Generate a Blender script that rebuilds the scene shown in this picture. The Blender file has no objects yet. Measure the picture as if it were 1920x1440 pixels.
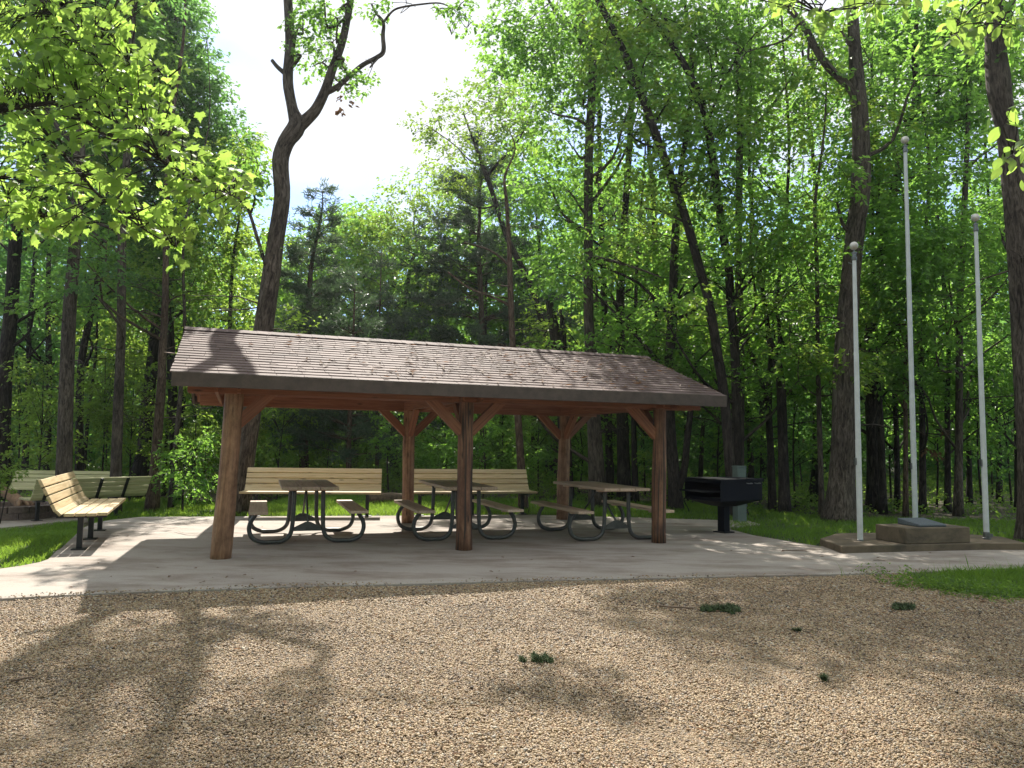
import bpy, bmesh, math, random
import numpy as np
from mathutils import Vector, Matrix

SC = bpy.context.scene
COL = SC.collection
rng = np.random.default_rng(7)
random.seed(7)
RAD = math.radians

# ------------------------------------------------------------------ camera
F_PX, PITCH, ROLL, CAM_H = 1392.7, 0.0806, 0.016, 1.3575
cam_d = bpy.data.cameras.new("camera")
cam = bpy.data.objects.new("camera", cam_d)
COL.objects.link(cam)
cam_d.sensor_fit = 'HORIZONTAL'
cam_d.sensor_width = 36.0
cam_d.lens = F_PX / 1920 * 36.0
cam_d.clip_start = 0.05
cam_d.clip_end = 3000
_f = Vector((0, math.cos(PITCH), math.sin(PITCH)))
_r = Vector((1, 0, 0))
_u = _r.cross(_f)
CR = math.cos(ROLL) * _r + math.sin(ROLL) * _u
CU = -math.sin(ROLL) * _r + math.cos(ROLL) * _u
CF = _f
cam.matrix_world = Matrix(((CR.x, CU.x, -CF.x, 0), (CR.y, CU.y, -CF.y, 0), (CR.z, CU.z, -CF.z, CAM_H), (0, 0, 0, 1)))
SC.camera = cam

# ------------------------------------------------------------------ sun, sky, exposure
SUN_EL, SUN_AZ = RAD(45.0), RAD(-9)          # azimuth measured from +Y towards +X
SUN = Vector((math.sin(SUN_AZ) * math.cos(SUN_EL), math.cos(SUN_AZ) * math.cos(SUN_EL), math.sin(SUN_EL)))
sl = bpy.data.lights.new("sun", 'SUN')
sl.energy = 5.0
sl.angle = RAD(0.55)
sl.color = (1.0, 0.94, 0.84)
so = bpy.data.objects.new("sun", sl)
COL.objects.link(so)
so.rotation_euler = (-SUN).to_track_quat('-Z', 'Y').to_euler()

W = bpy.data.worlds.new("World")
SC.world = W
W.use_nodes = True
nt = W.node_tree
nt.nodes.clear()
o_ = nt.nodes.new('ShaderNodeOutputWorld')
bg = nt.nodes.new('ShaderNodeBackground')
sky = nt.nodes.new('ShaderNodeTexSky')
sky.sky_type = 'NISHITA'
sky.sun_disc = False
sky.sun_elevation = SUN_EL
sky.sun_rotation = SUN_AZ
sky.dust_density = 0.6
tc = nt.nodes.new('ShaderNodeTexCoord')
mp = nt.nodes.new('ShaderNodeMapping')
mp.inputs['Scale'].default_value = (1, 1, 2.2)
nz = nt.nodes.new('ShaderNodeTexNoise')
nz.inputs['Scale'].default_value = 3.2
nz.inputs['Detail'].default_value = 7
cr = nt.nodes.new('ShaderNodeValToRGB')
cr.color_ramp.elements[0].position = 0.36
cr.color_ramp.elements[1].position = 0.56
mx = nt.nodes.new('ShaderNodeMix')
mx.data_type = 'RGBA'
mx.inputs['B'].default_value = (3.9, 4.05, 4.3, 1)      # thin bright cloud, in the sky texture's own units
nt.links.new(tc.outputs['Generated'], mp.inputs['Vector'])
nt.links.new(mp.outputs['Vector'], nz.inputs['Vector'])
sx = nt.nodes.new('ShaderNodeSeparateXYZ')
nt.links.new(tc.outputs['Generated'], sx.inputs['Vector'])
ma = nt.nodes.new('ShaderNodeMath'); ma.operation = 'MULTIPLY_ADD'
nt.links.new(sx.outputs['Z'], ma.inputs[0]); ma.inputs[1].default_value = 1.6; ma.inputs[2].default_value = -0.60
mb_ = nt.nodes.new('ShaderNodeMath'); mb_.operation = 'ADD'
nt.links.new(nz.outputs['Fac'], mb_.inputs[0]); nt.links.new(ma.outputs[0], mb_.inputs[1])
nt.links.new(mb_.outputs[0], cr.inputs['Fac'])
nt.links.new(cr.outputs['Color'], mx.inputs['Factor'])
tint = nt.nodes.new('ShaderNodeMix'); tint.data_type = 'RGBA'; tint.blend_type = 'MULTIPLY'
tint.inputs['Factor'].default_value = 1.0; tint.inputs['B'].default_value = (0.58, 0.67, 0.84, 1)
nt.links.new(sky.outputs['Color'], tint.inputs['A'])
nt.links.new(tint.outputs['Result'], mx.inputs['A'])
nt.links.new(mx.outputs['Result'], bg.inputs['Color'])
bg.inputs['Strength'].default_value = 0.15
nt.links.new(bg.outputs['Background'], o_.inputs['Surface'])

SC.view_settings.view_transform = 'Standard'
SC.view_settings.look = 'None'
SC.view_settings.gamma = 1
SC.view_settings.exposure = 0.88
SC.render.engine = 'CYCLES'
SC.cycles.use_denoising = True
SC.cycles.max_bounces = 7
SC.cycles.diffuse_bounces = 4
SC.cycles.glossy_bounces = 2
SC.cycles.transmission_bounces = 5
SC.cycles.sample_clamp_indirect = 8

# ------------------------------------------------------------------ photo pixel (1920 wide) -> world
def ray(px, py):
    return CF + CR * ((px - 960) / F_PX) - CU * ((py - 720) / F_PX)
def G(px, py, z=0.0):
    d = ray(px, py)
    return Vector((0, 0, CAM_H)) + d * ((z - CAM_H) / d.z)
def A(px, py, Y):
    d = ray(px, py)
    return Vector((0, 0, CAM_H)) + d * (Y / d.y)
def proj(P):
    d = Vector(P) - Vector((0, 0, CAM_H))
    z = d.dot(CF)
    if z < 0.1: return (-9999, -9999)
    return (960 + F_PX * d.dot(CR) / z, 720 - F_PX * d.dot(CU) / z)

# ------------------------------------------------------------------ materials
def mat(name):
    m = bpy.data.materials.new(name)
    m.use_nodes = True
    n = m.node_tree
    b = n.nodes['Principled BSDF']
    return m, n, b
def N(n, t, **kw):
    x = n.nodes.new(t)
    for k, v in kw.items():
        if k in x.inputs: x.inputs[k].default_value = v
        else: setattr(x, k, v)
    return x
def L(n, a, b): n.links.new(a, b)
def ramp(n, fac, stops):
    r = n.nodes.new('ShaderNodeValToRGB')
    e = r.color_ramp.elements
    while len(e) < len(stops): e.new(0.5)
    for k, (p, c) in enumerate(stops):
        e[k].position = p
        e[k].color = (*c, 1)
    if fac is not None: L(n, fac, r.inputs['Fac'])
    return r
def coords(n, scale, attr='co', obj=False):
    if obj:
        t = N(n, 'ShaderNodeTexCoord'); src = t.outputs['Object']
    else:
        t = N(n, 'ShaderNodeAttribute', attribute_name=attr); src = t.outputs['Vector']
    m = N(n, 'ShaderNodeMapping'); m.inputs['Scale'].default_value = scale
    L(n, src, m.inputs['Vector'])
    return m.outputs['Vector']
def bump(n, b, h, strength=0.4, dist=0.01):
    k = N(n, 'ShaderNodeBump'); k.inputs['Strength'].default_value = strength; k.inputs['Distance'].default_value = dist
    L(n, h, k.inputs['Height']); L(n, k.outputs['Normal'], b.inputs['Normal'])
def mixc(n, fac, a, bcol, mode='MIX'):
    m = N(n, 'ShaderNodeMix', data_type='RGBA', blend_type=mode)
    if isinstance(fac, (int, float)): m.inputs['Factor'].default_value = fac
    else: L(n, fac, m.inputs['Factor'])
    for s, v in (('A', a), ('B', bcol)):
        if isinstance(v, tuple): m.inputs[s].default_value = (*v, 1)
        else: L(n, v, m.inputs[s])
    return m.outputs['Result']

def wood_mat(name, c1, c2, c3, rough=0.65, grain=1.0, knots=True, crack=0.0, noise_amt=0.25):
    m, n, b = mat(name)
    v = coords(n, (1.3 * grain, 26 * grain, 26 * grain))
    nz = N(n, 'ShaderNodeTexNoise', Scale=1.6, Detail=6, Roughness=0.6, Distortion=0.6); L(n, v, nz.inputs['Vector'])
    r = ramp(n, nz.outputs['Fac'], [(0.3, c1), (0.52, c2), (0.72, c3)])
    at = N(n, 'ShaderNodeAttribute', attribute_name='rnd')
    hs = N(n, 'ShaderNodeHueSaturation')
    mr = N(n, 'ShaderNodeMapRange'); mr.inputs['To Min'].default_value = 1 - noise_amt; mr.inputs['To Max'].default_value = 1 + noise_amt
    L(n, at.outputs['Fac'], mr.inputs['Value']); L(n, mr.outputs['Result'], hs.inputs['Value']); L(n, r.outputs['Color'], hs.inputs['Color'])
    col = hs.outputs['Color']
    if knots:
        v2 = coords(n, (2.2, 9, 9))
        vo = N(n, 'ShaderNodeTexVoronoi', Scale=1.0); L(n, v2, vo.inputs['Vector'])
        kr = ramp(n, vo.outputs['Distance'], [(0.05, (1, 1, 1)), (0.15, (0, 0, 0))])
        col = mixc(n, kr.outputs['Color'], col, tuple(x * 0.35 for x in c1))
    if crack:
        v4 = coords(n, (2.6, 5, 5))
        n4 = N(n, 'ShaderNodeTexNoise', Scale=1.0, Detail=6, Roughness=0.7); L(n, v4, n4.inputs['Vector'])
        k4 = ramp(n, n4.outputs['Fac'], [(0.35, (0.42, 0.36, 0.32)), (0.62, (1.12, 1.1, 1.08))])
        col = mixc(n, 1.0, col, k4.outputs['Color'], 'MULTIPLY')
        v3 = coords(n, (0.5, 22, 22))
        n3 = N(n, 'ShaderNodeTexNoise', Scale=1.3, Detail=3, Roughness=0.5, Distortion=0.3); L(n, v3, n3.inputs['Vector'])
        kr = ramp(n, n3.outputs['Fac'], [(0.42, (1, 1, 1)), (0.47, (0, 0, 0))])
        ml = N(n, 'ShaderNodeMath', operation='MULTIPLY'); L(n, kr.outputs['Color'], ml.inputs[0]); ml.inputs[1].default_value = crack
        col = mixc(n, ml.outputs[0], col, (0.03, 0.018, 0.012))
    L(n, col, b.inputs['Base Color'])
    b.inputs['Roughness'].default_value = rough
    bump(n, b, nz.outputs['Fac'], 0.35, 0.004)
    return m

M = {}
M['bench_wood'] = wood_mat('pale pine slats', (0.42, 0.30, 0.15), (0.56, 0.43, 0.24), (0.66, 0.53, 0.32), noise_amt=0.14)
M['green_wood'] = wood_mat('greenish treated slats', (0.42, 0.37, 0.18), (0.56, 0.51, 0.28), (0.66, 0.60, 0.36), noise_amt=0.14)
M['table_wood'] = wood_mat('weathered grey table boards', (0.42, 0.275, 0.185), (0.60, 0.43, 0.31), (0.70, 0.55, 0.42), noise_amt=0.18, knots=False, rough=0.46)
M['post_red'] = wood_mat('red cedar log', (0.21, 0.105, 0.058), (0.38, 0.215, 0.122), (0.50, 0.32, 0.19), grain=0.6, noise_amt=0.1, crack=0.2)
M['post_crack'] = wood_mat('cracked cedar log', (0.12, 0.055, 0.033), (0.26, 0.125, 0.066), (0.40, 0.235, 0.135), grain=0.6, noise_amt=0.1, crack=0.95)
M['beam'] = wood_mat('stained red beams', (0.15, 0.055, 0.028), (0.27, 0.105, 0.052), (0.36, 0.16, 0.08), noise_amt=0.16)
M['beam_end'] = wood_mat('pale sawn wood', (0.40, 0.25, 0.13), (0.5, 0.34, 0.18), (0.56, 0.4, 0.22), knots=False)

def plain(name, col, rough=0.6, metal=0.0, nscale=20, var=0.3, bumpk=0.15, spec=0.4):
    m, n, b = mat(name)
    v = coords(n, (1, 1, 1), obj=True)
    nz = N(n, 'ShaderNodeTexNoise', Scale=nscale, Detail=6, Roughness=0.65); L(n, v, nz.inputs['Vector'])
    r = ramp(n, nz.outputs['Fac'], [(0.3, tuple(c * (1 - var) for c in col)), (0.7, tuple(min(1, c * (1 + var)) for c in col))])
    L(n, r.outputs['Color'], b.inputs['Base Color'])
    b.inputs['Roughness'].default_value = rough
    b.inputs['Metallic'].default_value = metal
    b.inputs['Specular IOR Level'].default_value = spec
    if bumpk: bump(n, b, nz.outputs['Fac'], bumpk, 0.004)
    return m
M['fascia'] = plain('dark brown fascia paint', (0.085, 0.063, 0.052), 0.6, nscale=9)
M['black_steel'] = plain('black powder coated steel', (0.016, 0.016, 0.018), 0.45, nscale=40)
M['grill_steel'] = plain('black grill paint', (0.0035, 0.0042, 0.0085), 0.6, nscale=30, spec=0.15)
M['galv'] = plain('galvanised tube', (0.20, 0.20, 0.20), 0.42, 0.75, nscale=14, var=0.3)
M['tube'] = plain('dull dark steel tube', (0.105, 0.105, 0.10), 0.45, 0.5, nscale=14, var=0.3)
M['pole'] = plain('white aluminium pole', (0.62, 0.64, 0.62), 0.45, 0.0, nscale=7, var=0.12)
M['ball'] = plain('weathered ball finial', (0.62, 0.58, 0.52), 0.35, 0.2, nscale=16, var=0.3)
M['box_green'] = plain('grey green cabinet', (0.115, 0.15, 0.13), 0.6, nscale=8, var=0.12)
M['granite'] = plain('grey granite plaque', (0.11, 0.125, 0.135), 0.85, nscale=140, var=0.55)
M['stick'] = plain('dry twig', (0.16, 0.11, 0.075), 0.8, nscale=30)
M['clip'] = plain('dull moss clod', (0.075, 0.105, 0.045), 0.9, nscale=60, var=0.5)
M['rot_log'] = plain('rotting log bark', (0.10, 0.07, 0.045), 0.9, nscale=16, var=0.6, bumpk=0.8)
M['drift'] = plain('brown driftwood', (0.26, 0.16, 0.10), 0.8, nscale=12, var=0.4, bumpk=0.5)
M['ring_stone'] = plain('fire ring block', (0.17, 0.125, 0.105), 0.85, nscale=22, var=0.4, bumpk=0.5)

def shingle():
    m, n, b = mat('brown asphalt shingles')
    at = N(n, 'ShaderNodeAttribute', attribute_name='rnd')
    r = ramp(n, at.outputs['Fac'], [(0.0, (0.095, 0.064, 0.057)), (0.5, (0.138, 0.095, 0.085)), (1.0, (0.19, 0.136, 0.123))])
    v = coords(n, (1, 1, 1), obj=True)
    nz = N(n, 'ShaderNodeTexNoise', Scale=160, Detail=3); L(n, v, nz.inputs['Vector'])
    n2 = N(n, 'ShaderNodeTexNoise', Scale=1.6, Detail=5, Roughness=0.7); L(n, v, n2.inputs['Vector'])
    r1 = ramp(n, nz.outputs['Fac'], [(0.3, (0.6, 0.6, 0.6)), (0.7, (1.35, 1.35, 1.35))])
    c = mixc(n, 1.0, r.outputs['Color'], r1.outputs['Color'], 'MULTIPLY')
    r2 = ramp(n, n2.outputs['Fac'], [(0.3, (0.75, 0.72, 0.72)), (0.7, (1.2, 1.2, 1.2))])
    c = mixc(n, 1.0, c, r2.outputs['Color'], 'MULTIPLY')
    L(n, c, b.inputs['Base Color'])
    b.inputs['Roughness'].default_value = 0.75
    b.inputs['Specular IOR Level'].default_value = 0.25
    bump(n, b, nz.outputs['Fac'], 0.4, 0.003)
    return m
M['shingle'] = shingle()

def concrete(name, base, stain, stain_amt=0.6, sc=1.0, rough=0.8):
    m, n, b = mat(name)
    v = coords(n, (1, 1, 1), obj=True)
    a = N(n, 'ShaderNodeTexNoise', Scale=0.55 * sc, Detail=8, Roughness=0.62, Distortion=0.4); L(n, v, a.inputs['Vector'])
    f = N(n, 'ShaderNodeTexNoise', Scale=55 * sc, Detail=5, Roughness=0.7); L(n, v, f.inputs['Vector'])
    v2 = coords(n, (0.55, 1.6, 1), obj=True)
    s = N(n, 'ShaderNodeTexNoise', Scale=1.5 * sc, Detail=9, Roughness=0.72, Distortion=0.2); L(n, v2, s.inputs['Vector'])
    r = ramp(n, a.outputs['Fac'], [(0.3, tuple(x * 0.84 for x in base)), (0.7, tuple(x * 1.1 for x in base))])
    fr = ramp(n, f.outputs['Fac'], [(0.3, (0.82, 0.82, 0.82)), (0.7, (1.15, 1.15, 1.15))])
    c = mixc(n, 1.0, r.outputs['Color'], fr.outputs['Color'], 'MULTIPLY')
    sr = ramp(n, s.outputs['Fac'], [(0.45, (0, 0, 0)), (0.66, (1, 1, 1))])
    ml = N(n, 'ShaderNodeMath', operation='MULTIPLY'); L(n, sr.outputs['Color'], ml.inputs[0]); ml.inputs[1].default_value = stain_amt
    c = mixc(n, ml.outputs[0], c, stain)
    L(n, c, b.inputs['Base Color'])
    b.inputs['Roughness'].default_value = rough
    bump(n, b, f.outputs['Fac'], 0.25, 0.003)
    return m
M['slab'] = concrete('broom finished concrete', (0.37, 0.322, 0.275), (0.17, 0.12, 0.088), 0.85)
M['plinth'] = concrete('stained tan concrete', (0.165, 0.122, 0.078), (0.05, 0.042, 0.026), 0.8, sc=2.2)

def ground_mat(name, stops, scale, fine, rough=0.95, bumpk=0.6):
    m, n, b = mat(name)
    v = coords(n, (1, 1, 1), obj=True)
    a = N(n, 'ShaderNodeTexNoise', Scale=scale, Detail=9, Roughness=0.7); L(n, v, a.inputs['Vector'])
    f = N(n, 'ShaderNodeTexNoise', Scale=fine, Detail=4, Roughness=0.7); L(n, v, f.inputs['Vector'])
    mm = N(n, 'ShaderNodeMix'); mm.inputs['Factor'].default_value = 0.5
    L(n, a.outputs['Fac'], mm.inputs['A']); L(n, f.outputs['Fac'], mm.inputs['B'])
    r = ramp(n, mm.outputs['Result'], stops)
    L(n, r.outputs['Color'], b.inputs['Base Color'])
    b.inputs['Roughness'].default_value = rough
    bump(n, b, f.outputs['Fac'], bumpk, 0.02)
    return m
M['forest_floor'] = ground_mat('forest floor litter', [(0.35, (0.035, 0.028, 0.018)), (0.5, (0.07, 0.055, 0.03)), (0.65, (0.06, 0.075, 0.025))], 0.6, 12)
M['soil'] = ground_mat('lawn soil', [(0.35, (0.028, 0.04, 0.012)), (0.65, (0.055, 0.085, 0.022))], 1.5, 30)
M['gravel_bed'] = ground_mat('gravel bed', [(0.3, (0.10, 0.075, 0.05)), (0.5, (0.24, 0.18, 0.12)), (0.7, (0.40, 0.31, 0.21))], 2.0, 70)

def gravel_mat():
    m, n, b = mat('pea gravel')
    at = N(n, 'ShaderNodeAttribute', attribute_name='rnd')
    r = ramp(n, at.outputs['Fac'], [(0.0, (0.114, 0.088, 0.067)), (0.16, (0.217, 0.146, 0.084)), (0.36, (0.323, 0.217, 0.118)), (0.54, (0.391, 0.281, 0.161)),
                                    (0.72, (0.452, 0.352, 0.228)), (0.84, (0.296, 0.158, 0.067)), (0.93, (0.262, 0.226, 0.193)), (1.0, (0.540, 0.461, 0.346))])
    L(n, r.outputs['Color'], b.inputs['Base Color'])
    b.inputs['Roughness'].default_value = 0.62
    return m
M['gravel'] = gravel_mat()

def leaf_mat(name, dark, light, trans, tw=0.5, rough=0.42, spec=0.5):
    m, n, b = mat(name)
    at = N(n, 'ShaderNodeAttribute', attribute_name='rnd')
    r = ramp(n, at.outputs['Fac'], [(0.0, dark), (1.0, light)])
    L(n, r.outputs['Color'], b.inputs['Base Color'])
    b.inputs['Roughness'].default_value = rough
    b.inputs['Specular IOR Level'].default_value = spec
    t = N(n, 'ShaderNodeBsdfTranslucent')
    rt = ramp(n, at.outputs['Fac'], [(0.0, tuple(x * 0.6 for x in trans)), (1.0, trans)])
    L(n, rt.outputs['Color'], t.inputs['Color'])
    ms = N(n, 'ShaderNodeMixShader'); ms.inputs['Fac'].default_value = tw
    L(n, b.outputs['BSDF'], ms.inputs[1]); L(n, t.outputs['BSDF'], ms.inputs[2])
    L(n, ms.outputs['Shader'], n.nodes['Material Output'].inputs['Surface'])
    return m
M['leaf_mid'] = leaf_mat('broad leaves', (0.032, 0.085, 0.024), (0.075, 0.155, 0.036), (0.38, 0.70, 0.10), 0.6)
M['leaf_dark'] = leaf_mat('dark oak and dim woods leaves', (0.024, 0.066, 0.026), (0.052, 0.115, 0.040), (0.26, 0.54, 0.11), 0.6)
M['leaf_light'] = leaf_mat('young yellow green leaves', (0.050, 0.105, 0.022), (0.095, 0.165, 0.032), (0.46, 0.68, 0.09), 0.58)
M['maple_leaf'] = leaf_mat('maple leaves', (0.050, 0.115, 0.024), (0.095, 0.175, 0.036), (0.52, 0.78, 0.13), 0.68)
M['needle'] = leaf_mat('cedar needles', (0.035, 0.060, 0.040), (0.070, 0.105, 0.062), (0.13, 0.22, 0.09), 0.42)
M['grass'] = leaf_mat('lawn grass', (0.045, 0.11, 0.016), (0.10, 0.20, 0.030), (0.40, 0.62, 0.07), 0.55, 0.5)
M['weed'] = leaf_mat('undergrowth leaves', (0.040, 0.090, 0.020), (0.090, 0.160, 0.035), (0.40, 0.62, 0.09), 0.55)
M['dead_leaf'] = leaf_mat('dead brown leaves', (0.10, 0.055, 0.025), (0.22, 0.12, 0.06), (0.25, 0.12, 0.05), 0.4, 0.7)

def bark(name, c1, c2, sc=1.0):
    m, n, b = mat(name)
    v = coords(n, (9 * sc, 9 * sc, 1.8 * sc))
    vo = N(n, 'ShaderNodeTexNoise', Scale=2.6, Detail=7, Roughness=0.7, Distortion=0.9); L(n, v, vo.inputs['Vector'])
    v2 = coords(n, (1, 1, 0.6))
    n2 = N(n, 'ShaderNodeTexNoise', Scale=1.8, Detail=5); L(n, v2, n2.inputs['Vector'])
    r = ramp(n, vo.outputs['Fac'], [(0.38, tuple(x * 0.28 for x in c1)), (0.5, c1), (0.62, c2)])
    r2 = ramp(n, n2.outputs['Fac'], [(0.35, (0.7, 0.7, 0.68)), (0.65, (1.2, 1.2, 1.15))])
    c = mixc(n, 1.0, r.outputs['Color'], r2.outputs['Color'], 'MULTIPLY')
    L(n, c, b.inputs['Base Color'])
    b.inputs['Roughness'].default_value = 0.92
    b.inputs['Specular IOR Level'].default_value = 0.25
    bump(n, b, vo.outputs['Fac'], 1.0, 0.03)
    return m
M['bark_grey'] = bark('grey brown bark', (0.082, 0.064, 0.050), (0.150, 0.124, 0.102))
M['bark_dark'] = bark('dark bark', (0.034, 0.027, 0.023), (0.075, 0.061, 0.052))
M['bark_red'] = bark('reddish cedar bark', (0.10, 0.065, 0.045), (0.17, 0.125, 0.095), 1.3)

# ------------------------------------------------------------------ mesh helpers
def tag(o, label=None, cat=None, group=None, kind=None):
    if label: o['label'] = label
    if cat: o['category'] = cat
    if group: o['group'] = group
    if kind: o['kind'] = kind
    return o
def empty(name, loc, label, cat, group=None, rz=0.0):
    o = bpy.data.objects.new(name, None)
    COL.objects.link(o)
    o.location = loc
    o.rotation_euler = (0, 0, rz)
    o.empty_display_size = 0.2
    bpy.context.view_layer.update() if False else None
    return tag(o, label, cat, group)
def kids(o): return [c for c in bpy.data.objects if c.parent == o]
def copy_tree(o, parent=None):
    c = o.copy()
    COL.objects.link(c)
    if parent: c.parent = parent
    for ch in kids(o): copy_tree(ch, c)
    return c

def np_mesh(name, V, faces_flat, counts, material, parent=None, attrs=None, smooth=False):
    me = bpy.data.meshes.new(name)
    V = np.asarray(V, dtype=np.float32)
    faces_flat = np.asarray(faces_flat, dtype=np.int32)
    counts = np.asarray(counts, dtype=np.int32)
    me.vertices.add(len(V)); me.vertices.foreach_set('co', V.ravel())
    me.loops.add(len(faces_flat)); me.loops.foreach_set('vertex_index', faces_flat)
    me.polygons.add(len(counts))
    st = np.zeros(len(counts), dtype=np.int32); st[1:] = np.cumsum(counts)[:-1]
    me.polygons.foreach_set('loop_start', st)
    me.polygons.foreach_set('loop_total', counts) if False else None
    me.update(calc_edges=True)
    for k, a in (attrs or {}).items():
        a = np.asarray(a, dtype=np.float32)
        if a.ndim == 2:
            at = me.attributes.new(k, 'FLOAT_VECTOR', 'POINT'); at.data.foreach_set('vector', a.ravel())
        else:
            at = me.attributes.new(k, 'FLOAT', 'POINT'); at.data.foreach_set('value', a)
    me.polygons.foreach_set('use_smooth', np.full(len(counts), smooth, dtype=bool))
    me.materials.append(material)
    o = bpy.data.objects.new(name, me)
    COL.objects.link(o)
    if parent: o.parent = parent
    return o

class MB:
    """collects shapes, builds one mesh object; 'co' = grain coordinates, 'rnd' = one value per shape"""
    def __init__(s): s.V = []; s.F = []; s.co = []; s.r = []
    def add(s, V, F, co=None, r=None):
        b = len(s.V)
        r = random.random() if r is None else r
        off = Vector((random.random() * 40, random.random() * 40, random.random() * 40))
        for i, v in enumerate(V):
            s.V.append(tuple(v)); s.r.append(r)
            c = Vector(co[i]) if co is not None else Vector(v)
            s.co.append(tuple(c + off))
        for f in F: s.F.append([b + i for i in f])
    def box(s, c, d, R=None, cham=0.0, r=None):
        """box of size d at c turned by R (3x3), grain along its longest side; chamfered edges"""
        R = R or Matrix.Identity(3)
        h = [x / 2 for x in d]
        ax = sorted(range(3), key=lambda k: -d[k])
        bm = bmesh.new()
        bmesh.ops.create_cube(bm, size=1)
        for v in bm.verts: v.co = Vector((v.co.x * d[0], v.co.y * d[1], v.co.z * d[2]))
        if cham: bmesh.ops.bevel(bm, geom=bm.edges[:], offset=min(cham, min(d) * 0.4), segments=2, affect='EDGES', profile=0.6)
        bm.verts.index_update()
        V = [Vector(c) + R @ v.co for v in bm.verts]
        co = [(v.co[ax[0]], v.co[ax[1]], v.co[ax[2]]) for v in bm.verts]
        Fs = [[v.index for v in f.verts] for f in bm.faces]
        bm.free()
        s.add(V, Fs, co, r)
    def beam(s, p, q, w, h, cham=0.006, up=Vector((0, 0, 1)), r=None):
        p, q = Vector(p), Vector(q)
        x = (q - p).normalized(); y = up.cross(x).normalized(); z = x.cross(y)
        R = Matrix((x, y, z)).transposed()
        s.box((p + q) / 2, ((q - p).length, w, h), R, cham, r)
    def tube(s, P, rad, n=8, wob=0.0, cap=True, r=None):
        P = [Vector(p) for p in P]
        m = len(P)
        V = []; co = []; ln = 0
        t0 = (P[1] - P[0]).normalized()
        ref = Vector((1, 0, 0)) if abs(t0.x) < 0.9 else Vector((0, 1, 0))
        u = t0.cross(ref).normalized()
        ph = random.random() * 6
        for i in range(m):
            t = (P[min(i + 1, m - 1)] - P[max(i - 1, 0)]).normalized()
            u = (u - t * u.dot(t)).normalized(); w = t.cross(u)
            if i: ln += (P[i] - P[i - 1]).length
            ri = rad[i] if hasattr(rad, '__len__') else rad
            for k in range(n):
                a = 2 * math.pi * k / n
                rr = ri * (1 + (wob * (0.55 * math.sin(3 * a + ph + ln * 0.7) + 0.3 * math.sin(5 * a - ph * 2 + ln * 1.3) + random.uniform(-.35, .35)) if wob else 0))
                V.append(P[i] + (u * math.cos(a) + w * math.sin(a)) * rr)
                co.append((ri * math.cos(a), ri * math.sin(a), ln))
        Fs = [[i * n + k, i * n + (k + 1) % n, (i + 1) * n + (k + 1) % n, (i + 1) * n + k] for i in range(m - 1) for k in range(n)]
        if cap: Fs += [list(range(n))[::-1], [(m - 1) * n + k for k in range(n)]]
        s.add(V, Fs, co, r)
    def prism(s, poly, z0, z1, cham=0.0):
        n = len(poly)
        V = [(p[0], p[1], z0) for p in poly] + [(p[0], p[1], z1) for p in poly]
        Fs = [list(range(n))[::-1], [n + k for k in range(n)]] + [[k, (k + 1) % n, n + (k + 1) % n, n + k] for k in range(n)]
        s.add(V, Fs)
    def lathe(s, prof, c, n=20):
        V = []; 
        for (r_, z) in prof:
            for k in range(n):
                a = 2 * math.pi * k / n
                V.append((c[0] + r_ * math.cos(a), c[1] + r_ * math.sin(a), c[2] + z))
        m = len(prof)
        Fs = [[i * n + k, i * n + (k + 1) % n, (i + 1) * n + (k + 1) % n, (i + 1) * n + k] for i in range(m - 1) for k in range(n)]
        Fs += [list(range(n))[::-1], [(m - 1) * n + k for k in range(n)]]
        s.add(V, Fs)
    def build(s, name, material, parent=None, smooth=False, bevel=0.0, autosm=None):
        flat = [i for f in s.F for i in f]
        o = np_mesh(name, s.V, flat, [len(f) for f in s.F], material, parent, {'co': np.array(s.co), 'rnd': np.array(s.r)}, smooth)
        if bevel:
            b = o.modifiers.new('bevel', 'BEVEL'); b.width = bevel; b.segments = 2; b.limit_method = 'ANGLE'
        return o
def smooth_path(P, per=4):
    """Catmull-Rom through points (tuples of any length)"""
    P = [np.array(p, float) for p in P]
    out = []
    for i in range(len(P) - 1):
        a, b, c, d = P[max(i - 1, 0)], P[i], P[i + 1], P[min(i + 2, len(P) - 1)]
        for k in range(per):
            t = k / per
            out.append(0.5 * ((2 * b) + (-a + c) * t + (2 * a - 5 * b + 4 * c - d) * t * t + (-a + 3 * b - 3 * c + d) * t ** 3))
    out.append(P[-1])
    return out
def in_poly(x, y, poly):
    c = False; j = len(poly) - 1
    for i in range(len(poly)):
        xi, yi = poly[i][0], poly[i][1]; xj, yj = poly[j][0], poly[j][1]
        if (yi > y) != (yj > y) and x < (xj - xi) * (y - yi) / (yj - yi) + xi: c = not c
        j = i
    return c
def in_poly_np(X, Y, poly):
    c = np.zeros(len(X), bool); j = len(poly) - 1
    for i in range(len(poly)):
        xi, yi = poly[i][0], poly[i][1]; xj, yj = poly[j][0], poly[j][1]
        if yi != yj: c ^= ((yi > Y) != (yj > Y)) & (X < (xj - xi) * (Y - yi) / (yj - yi) + xi)
        j = i
    return c
def unit(a): return a / np.maximum(np.linalg.norm(a, axis=1, keepdims=True), 1e-9)

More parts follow.
